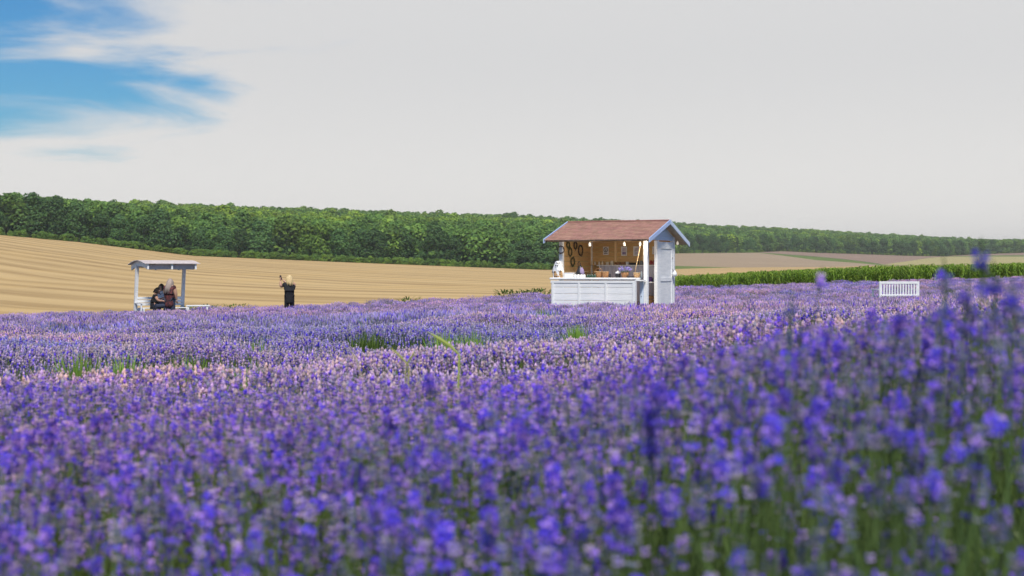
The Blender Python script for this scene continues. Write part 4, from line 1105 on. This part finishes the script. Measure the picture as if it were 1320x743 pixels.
def head_shape(c, r, face):
    """skull, jaw, nose, ears; face = unit direction the person looks to"""
    bm = bmesh.new(); bmesh.ops.create_uvsphere(bm, u_segments=20, v_segments=14, radius=1)
    f = Vector(face).normalized(); s_ = f.cross(Vector((0, 0, 1))).normalized(); u = s_.cross(f)
    for v in bm.verts:
        x, y, z = v.co.x * .76, v.co.y * .92, v.co.z * 1.12
        if z < 0: x *= 1 + .28 * z; y *= 1 + .12 * z
        if y > .5 and abs(x) < .22 and -.45 < z < .15: y += .20 * (1 - abs(x) / .22) * (.15 - z) / .6
        if y > .6 and abs(z - .12) < .12 and .18 < abs(x) < .45: y -= .06
        if abs(x) > .68 and abs(z) < .28 and abs(y) < .25: x *= 1.16
        v.co = Vector(c) + (s_ * x + f * y + u * z) * r
    me = bpy.data.meshes.new('h'); bm.to_mesh(me); bm.free(); return me
def hand_chains(wrist, d, palm_n, s=1.0, curl=.4):
    """palm and five separate bent fingers; d = direction the hand points to"""
    w_ = Vector(wrist); d = Vector(d).normalized(); n = Vector(palm_n); n = (n - d * n.dot(d)).normalized(); side = d.cross(n)
    out = [skin_mesh([(*w_, .026*s), (*(w_ + d * .045 * s), (.016*s, .040*s)), (*(w_ + d * .085 * s), (.013*s, .040*s))], [(0, 1), (1, 2)], 1)]
    for k, (o_, ln) in enumerate(((-.030, .066), (-.010, .078), (.011, .073), (.030, .056))):
        b = w_ + d * .075 * s + side * o_ * s; p1 = b + d * ln * .5 * s + n * ln * curl * .25 * s; p2 = p1 + (d * (1 - curl * .6) + n * curl).normalized() * ln * .5 * s
        out.append(skin_mesh([(*b, .009*s), (*p1, .0085*s), (*p2, .007*s)], [(0, 1), (1, 2)], 1))
    b = w_ + d * .025 * s - side * .024 * s; p1 = b + (d * .6 - side * .8).normalized() * .036 * s; p2 = p1 + (d * .9 + n * .3).normalized() * .030 * s
    out.append(skin_mesh([(*b, .012*s), (*p1, .010*s), (*p2, .008*s)], [(0, 1), (1, 2)], 1))
    return out
def person(loc, rz, J, face, label, top_mat, leg_mat, hair_mat, hair, head_r=.105, bulk=1.0, sleeve=.5, hem=.22):
    """J: joints in local coordinates (x right, y ahead); the person faces +y before rotation"""
    e = empty('person', loc, rz); tag(e, label, 'person')
    Vj = {k: Vector(v) for k, v in J.items()}
    order = ['pelvis', 'belly', 'chest', 'neck', 'headb']; rad = dict(pelvis=(.165*bulk, .125*bulk), belly=(.15*bulk, .115*bulk), chest=(.165*bulk, .12*bulk), neck=.055, headb=.06,
        shl=.07*bulk, ell=.055*bulk, wrl=.036, shr=.07*bulk, elr=.055*bulk, wrr=.036, hil=.10*bulk, knl=.065*bulk, anl=.045, tol=.04, hir=.10*bulk, knr=.065*bulk, anr=.045, tor=.04)
    names = order + ['shl', 'ell', 'wrl', 'shr', 'elr', 'wrr', 'hil', 'knl', 'anl', 'tol', 'hir', 'knr', 'anr', 'tor']
    idx = {n_: i for i, n_ in enumerate(names)}
    E = [('pelvis', 'belly'), ('belly', 'chest'), ('chest', 'neck'), ('neck', 'headb'), ('chest', 'shl'), ('shl', 'ell'), ('ell', 'wrl'), ('chest', 'shr'), ('shr', 'elr'), ('elr', 'wrr'),
         ('pelvis', 'hil'), ('hil', 'knl'), ('knl', 'anl'), ('anl', 'tol'), ('pelvis', 'hir'), ('hir', 'knr'), ('knr', 'anr'), ('anr', 'tor')]
    body = skin_mesh([(*Vj[n_], rad[n_]) for n_ in names], [(idx[a], idx[b]) for a, b in E], 2)
    hc = Vj['head']
    parts = [body, head_shape(hc, head_r, face)]
    for sd in ('l', 'r'):
        d = (Vj['wr' + sd] - Vj['el' + sd]); parts += hand_chains(Vj['wr' + sd], J.get('hd' + sd, d), J.get('pn' + sd, (0, .3, 1)))
    put('body', join(parts, 'body', [M['skin']]), e)
    f = Vector(face).normalized(); s_ = f.cross(Vector((0, 0, 1))).normalized(); u = s_.cross(f)
    eb = MB()
    for q in (-1, 1): bipyr(eb, hc + (f * .80 + s_ * .33 * q + u * .05) * head_r, f, .02, .013, (1, 1, 1), 8)
    eb.build('eyes', M['eye'], e); put('mouth', MB().tube([hc + (f * .86 + s_ * .2 * q - u * .52 ) * head_r for q in (-1, 0, 1)], [.004, .007, .004], 6).mesh('mouth', M['lip'], True), e)
    # clothes: a looser skin over trunk and upper arms, another over the legs
    k = 1.16
    def lerp(a, b, t): return Vj[a] + (Vj[b] - Vj[a]) * t
    tp = [(Vj['pelvis'].x, Vj['pelvis'].y, Vj['pelvis'].z - .02, .150*bulk*k),
          (*Vj['belly'], .143*bulk*k), (*Vj['chest'], .15*bulk*k), (*lerp('chest', 'neck', .72), .075),
          (*Vj['shl'], .075*bulk*k), (*lerp('shl', 'ell', sleeve), .066*bulk*k), (*Vj['shr'], .075*bulk*k), (*lerp('shr', 'elr', sleeve), .066*bulk*k), (Vj['pelvis'].x, Vj['pelvis'].y, Vj['pelvis'].z - hem, .162*bulk*k)]
    put('shirt', join([skin_mesh(tp, [(0, 1), (1, 2), (2, 3), (2, 4), (4, 5), (2, 6), (6, 7), (0, 8)], 2, 0, 7)], 'shirt', [top_mat]), e)
    lp = [(*Vj['pelvis'], (.13*bulk, .11*bulk))]; le = []
    for sd in ('l', 'r'):
        b = len(lp); lp += [(*Vj['hi' + sd], .088*bulk*k), (*Vj['kn' + sd], .072*bulk*k), (*lerp('kn' + sd, 'an' + sd, .85), .058*k)]; le += [(0, b), (b, b+1), (b+1, b+2)]
    put('trousers', join([skin_mesh(lp, le, 2)], 'trousers', [leg_mat]), e)
    # hair: a cap of locks from the crown
    hm = MB(); rs_ = random.Random(len(label)); L_ = hair['len']
    bm = bmesh.new(); bmesh.ops.create_uvsphere(bm, u_segments=18, v_segments=12, radius=1)
    dele = []
    for v in bm.verts:
        x, y, z = v.co
        if y > .25 and z < .35 or z < -.35: dele.append(v)
        else:
            kk = 1.10 + .05 * rs_.random(); v.co = hc + (s_ * x * .82 + f * (y * .95 - .04) + u * z * 1.16) * head_r * kk
    bmesh.ops.delete(bm, geom=dele, context='VERTS')
    cap = bpy.data.meshes.new('cap'); bm.to_mesh(cap); bm.free()
    for i in range(hair['n']):
        a = rs_.uniform(-2.3, 2.3)                      # angle from straight back
        r0 = head_r * 1.0; bx_ = s_ * math.sin(a) * .85 - f * math.cos(a) * .95
        p0 = hc + (bx_ * .55 + u * .95) * r0; p1 = hc + (bx_ * 1.08 + u * .2) * r0; ln = L_ * rs_.uniform(.8, 1.1)
        p2 = hc + (bx_ * 1.25 - u * .6) * r0 - Vector((0, 0, ln * .35)) - f * ln * .16 * max(math.cos(a), 0); p3 = p2 - Vector((0, 0, ln * .65)) + bx_ * rs_.uniform(-.02, .03) - f * ln * .18 * max(math.cos(a), 0)
        hm.tube([p0, p1, p2, p3], [.016, .022, .02, .006], 5)
    lm = hm.mesh('locks'); put('hair', join([cap, lm], 'hair', [hair_mat]), e)
    return e
def stand(h=1.62, **kw):
    s = h / 1.62
    J = dict(pelvis=(0, 0, .90), belly=(0, .01, 1.05), chest=(0, 0, 1.24), neck=(0, -.01, 1.37), headb=(0, .01, 1.43), head=(0, .02, 1.50),
             shl=(-.17, 0, 1.30), ell=(-.22, .02, 1.06), wrl=(-.23, .08, .84), shr=(.17, 0, 1.30), elr=(.22, .02, 1.06), wrr=(.23, .08, .84),
             hil=(-.09, 0, .84), knl=(-.10, .02, .46), anl=(-.10, -.02, .08), tol=(-.11, .12, .035), hir=(.09, 0, .84), knr=(.10, .02, .46), anr=(.10, -.02, .08), tor=(.11, .12, .035))
    J.update(kw); return {k: tuple(c * s for c in v) if not k.startswith(('hd', 'pn')) else v for k, v in J.items()}
def seated(seat, s=1.0, **kw):
    J = dict(pelvis=(0, 0, .10), belly=(0, .02, .24), chest=(0, .04, .42), neck=(0, .05, .55), headb=(0, .06, .60), head=(0, .08, .68),
             shl=(-.16, .04, .48), ell=(-.20, .14, .28), wrl=(-.12, .34, .26), shr=(.16, .04, .48), elr=(.20, .14, .28), wrr=(.12, .34, .26),
             hil=(-.09, .06, .07), knl=(-.10, .44, .08), anl=(-.10, .42, -.34), tol=(-.10, .54, -.39), hir=(.09, .06, .07), knr=(.10, .44, .08), anr=(.10, .42, -.34), tor=(.10, .54, -.39))
    J.update(kw); return {k: (v[0] * s, v[1] * s, v[2] * s + seat) if not k.startswith(('hd', 'pn')) else v for k, v in J.items()}
# woman taking a photograph, seen from behind
pz = float(gz_pd(373, 52.0)[0])
J = stand(1.62, shl=(-.18, .03, 1.28), ell=(-.30, .20, 1.20), wrl=(-.31, .30, 1.42), shr=(.17, .05, 1.28), elr=(.02, .30, 1.27), wrr=(-.22, .36, 1.44), hdl=(-.05, .1, 1), hdr=(-.6, .1, .6), pnl=(1, .2, 0), pnr=(-1, .3, 0))
person((P_XY[0], P_XY[1], pz), R(12), J, (-.35, .9, .12), 'blonde person in a black top holding up a phone at the lavender edge', M['black'], M['black'], M['blonde'], dict(n=46, len=.17), hem=.36, bulk=1.10, head_r=.108)
ph = put('phone', bevel_box((-.038, -.005, -.075), (.038, .005, .075), M['dark'], 'phone', .004), None)
ph.matrix_world = Matrix.Translation((P_XY[0], P_XY[1], pz)) @ Matrix.Rotation(R(12), 4, 'Z') @ Matrix.Translation((-.30, .335, 1.545)) @ Matrix.Rotation(R(20), 4, 'Z') @ Matrix.Rotation(R(-14), 4, 'Y')
tag(ph, 'dark phone held up by the blonde person', 'phone')
# group at the pergola
wxy = at_pd(219, 51.0); wz = float(gz_pd(219, 51.0)[0])
person((wxy[0], wxy[1], wz), R(-14), stand(1.60, ell=(-.26, .10, 1.08), wrl=(-.22, .30, .98)), (.3, .92, -.12), 'person with long ash blonde hair in a maroon patterned top, seen from behind', M['maroon'], M['jeans'], M['ashhair'], dict(n=64, len=.36), hem=.34, bulk=1.22)
cxy = GM @ Vector((.30, .98, .55))
cloc = at_pd(198.5, 51.9)
person((cloc[0], cloc[1], gz0), R(-72), seated(.55, .94, head=(0, .13, .66), headb=(0, .10, .60)), (.25, .9, -.25), 'young person in a black t-shirt sitting on the pergola bench', M['black'], M['jeans'], M['darkhair'], dict(n=16, len=.03), bulk=.95, hem=.06)
tloc = at_pd(209.5, 52.9)
person((tloc[0], tloc[1], gz0), R(165), seated(.62, 1.0), (.2, .95, -.1), 'person in a black and white patterned top sitting behind the others', M['bwprint'], M['jeans'], M['darkhair'], dict(n=20, len=.05), bulk=1.0, hem=.06)

# ------------------------------------------------------------------ weeds, grass, single stalks
M['weed'] = plant_mat('weed', 0.4, 0.6, rnd=0.3)
WG = [(.10, .17, .035), (.14, .22, .05), (.08, .13, .03), (.17, .25, .06)]
BG = [(.26, .44, .08), (.32, .48, .10), (.20, .36, .06)]
def clump(px, row, d, wpx, hpx, label, cols, cat='grass', name='grass_clump', group=None, n=150):
    x, y = at_pd(px, d); wd, hg = wpx / F * d / 2, hpx / F * d
    zt = (HOR - row) / F * d + EYE; zg = float(gz(x, y)[0])
    mb = MB()
    for i in range(n):
        a = random.random() * 6.28; r = wd * random.random() ** .5
        p = Vector((math.cos(a) * r, math.sin(a) * r * .6, 0)); dv = Vector((math.cos(a) * r * .5 + random.gauss(0, .08), math.sin(a) * r * .4 + random.gauss(0, .08), .5))
        leaf_blade(mb, p, dv, (max(zt - zg, .2) + .07) * random.uniform(.75, 1.08), .007, pick(cols))
    keep((x, y), math.atan2(-x, y), -wd * 1.1, wd * 1.1, -.75, .3)
    o = put(name, mb.mesh(name, M['weed']), None, (x, y, zg)); return tag(o, label, cat, group)
gl = 'small bright green grass clump between the flowering lavender rows'; gg = 'green clumps between the lavender rows'
clump(471, 424, 12.2, 40, 14, 'broad dark green clump in a gap of the lavender rows', WG, n=220)
for px, row, d, wd in ((325, 433, 10.6, 26), (160, 450, 7.9, 24), (242, 451, 7.8, 24), (312, 464, 6.6, 44), (575, 422, 12.0, 26), (612, 424, 11.6, 22), (100, 447, 8.2, 30), (510, 405, 22, 18), (745, 415, 12.5, 18), (700, 395, 22, 26)):
    clump(px, row, d, wd, 12, gl, BG, group=gg, n=120)
for px, off in ((242, 1.5), (268, 2), (303, 1.5), (527, 1.0), (652, 1.5), (668, 1.2), (684, 1.5), (697, 1.0)):
    d = float(np.interp(px, PXC, EDGE_D)) + off; x, y = at_pd(px, d); zg = float(gz(x, y)[0])
    mb = MB()
    for i in range(160):
        a = random.random() * 6.28; r = .35 * random.random() ** .5
        leaf_blade(mb, Vector((math.cos(a) * r * 1.5, math.sin(a) * r, random.uniform(0, .5))), Vector((math.cos(a), math.sin(a), random.uniform(.2, 1.2))), .2, .03, pick(WG))
    tag(put('weed', mb.mesh('weed', M['weed']), None, (x, y, zg)), *(('low green weed at the stubble edge beside the kiosk', 'weed', 'weeds beside the kiosk') if px > 600 else ('low green weed on the bare stubble edge between photographer and kiosk', 'weed', None) if px > 500 else ('low green weed at the stubble edge beside the pergola', 'weed', 'weeds beside the pergola'))).scale = (1, 1, random.uniform(.9, 1.2) if px > 600 else .95)
def blade(name, pts, wd, c, label, cat='grass'):
    """pts: photo points with depth"""
    P3 = [Vector(((px - CX) / F * d, d, (HOR - row) / F * d + EYE)) for px, row, d in pts]
    root = P3[0].copy(); g = float(gz(root.x, root.y)[0])
    P3 = [Vector((root.x - .02, root.y, g))] + P3
    mb = MB(); n = len(P3); sd = Vector((1, 0, 0))
    for i, p in enumerate(P3):
        t = (P3[min(i + 1, n - 1)] - P3[max(i - 1, 0)]).normalized(); s_ = t.cross(Vector((0, 1, 0))).normalized(); w_ = wd * (.35, .6, 1, 1, .85, .15)[min(i, 5)] if i < n - 1 else wd * .08
        mb.v += [tuple(p - s_ * w_), tuple(p + Vector((0, -w_ * .5, 0))), tuple(p + s_ * w_)]
    for i in range(n - 1):
        b = 3 * i; mb.f += [(b, b+1, b+4, b+3), (b+1, b+2, b+5, b+4)]; mb.c += [c, c]
    return tag(put(name, mb.mesh(name, M['weed'])), label, cat)
blade('wild_grass', [(592, 458, 4.2), (580, 446, 4.2), (566, 437, 4.2), (551, 428, 4.2)], .0055, (.42, .50, .12), 'broad yellow green grass blade leaning left above the lavender')
blade('wild_grass', [(527, 472, 4.0), (519, 463, 4.0), (511, 455, 4.0), (501, 447, 4.0)], .0035, (.48, .48, .16), 'pale yellow grass blade beside the broad yellow green one')
blade('wild_grass', [(523, 474, 4.0), (527, 465, 4.0), (533, 457, 4.0), (535, 452, 4.0)], .003, (.40, .44, .12), 'short upright grass blade crossing the pale yellow one')
blade('wild_grass', [(470, 500, 3.6), (464, 480, 3.6), (458, 462, 3.6), (447, 444, 3.6)], .0022, (.55, .46, .30), 'thin dry straw coloured grass stem curving over the lavender')
def stalk(px, row, d, label, size=1.0, fl=.5):
    x, y = at_pd(px, d); zt = (HOR - row) / F * d + EYE; zg = float(gz(x, y)[0]); e = empty('lavender_stalk', (x, y, zg))
    h = zt - zg; mb = MB().tube([(.01, 0, 0), (-.005, 0, h * .5), (0, 0, h)], [.0016, .0013, .0009], 5, STEM)
    mb.build('stem', M['lav'], e)
    hd = MB(); lavender_spike(hd, 2, fl, Vector((0, 0, 0)), Vector((random.uniform(-.1, .1), 0, 1)), .01, size); hd.build('flower_head', M['lav'], e, loc=(0, 0, h - .008))
    lw = MB(); lavender_spike(lw, 2, fl * .6, Vector((0, 0, 0)), Vector((0, 0, 1)), .01, size * .5); lw.build('lower_whorl', M['lav'], e, loc=(0, 0, h - .034))
    return tag(e, label, 'lavender stalk')
stalk(1265, 337, 1.30, 'tallest lavender stalk, its violet head rising above the maize', .75, .6)
stalk(1217, 360, 1.32, 'tall lavender stalk with a greyish head beside the tallest one', .85, .15)
stalk(1281, 368, 1.25, 'tall lavender stalk with a vivid violet head just below the tallest one', .7, .6)
stalk(1244, 385, 1.28, 'lavender stalk with a pale violet head below the greyish one', .85, .5)
stalk(1017, 402, 1.45, 'faded grey lavender stalk standing above its neighbours between kiosk and bench', .85, .1)
stalk(1304, 392, 1.20, 'lavender stalk with dull violet head beside the tallest group', .85, .3)
plant_lavender()

# ------------------------------------------------------------------ air between here and the hill
hz = bpy.data.materials.new('haze'); hz.use_nodes = True; t = hz.node_tree
for n_ in list(t.nodes): t.nodes.remove(n_)
pv = nd(t, 'ShaderNodeVolumePrincipled', i_Density=0.0002, i_Anisotropy=0.2); pv.inputs['Color'].default_value = (0.95, 0.93, 0.90, 1)
t.links.new(pv.outputs[0], nd(t, 'ShaderNodeOutputMaterial').inputs['Volume'])
tag(MB().box((-3800, -3800, -110), (3800, 3800, 80)).build('haze', hz), kind='stuff')
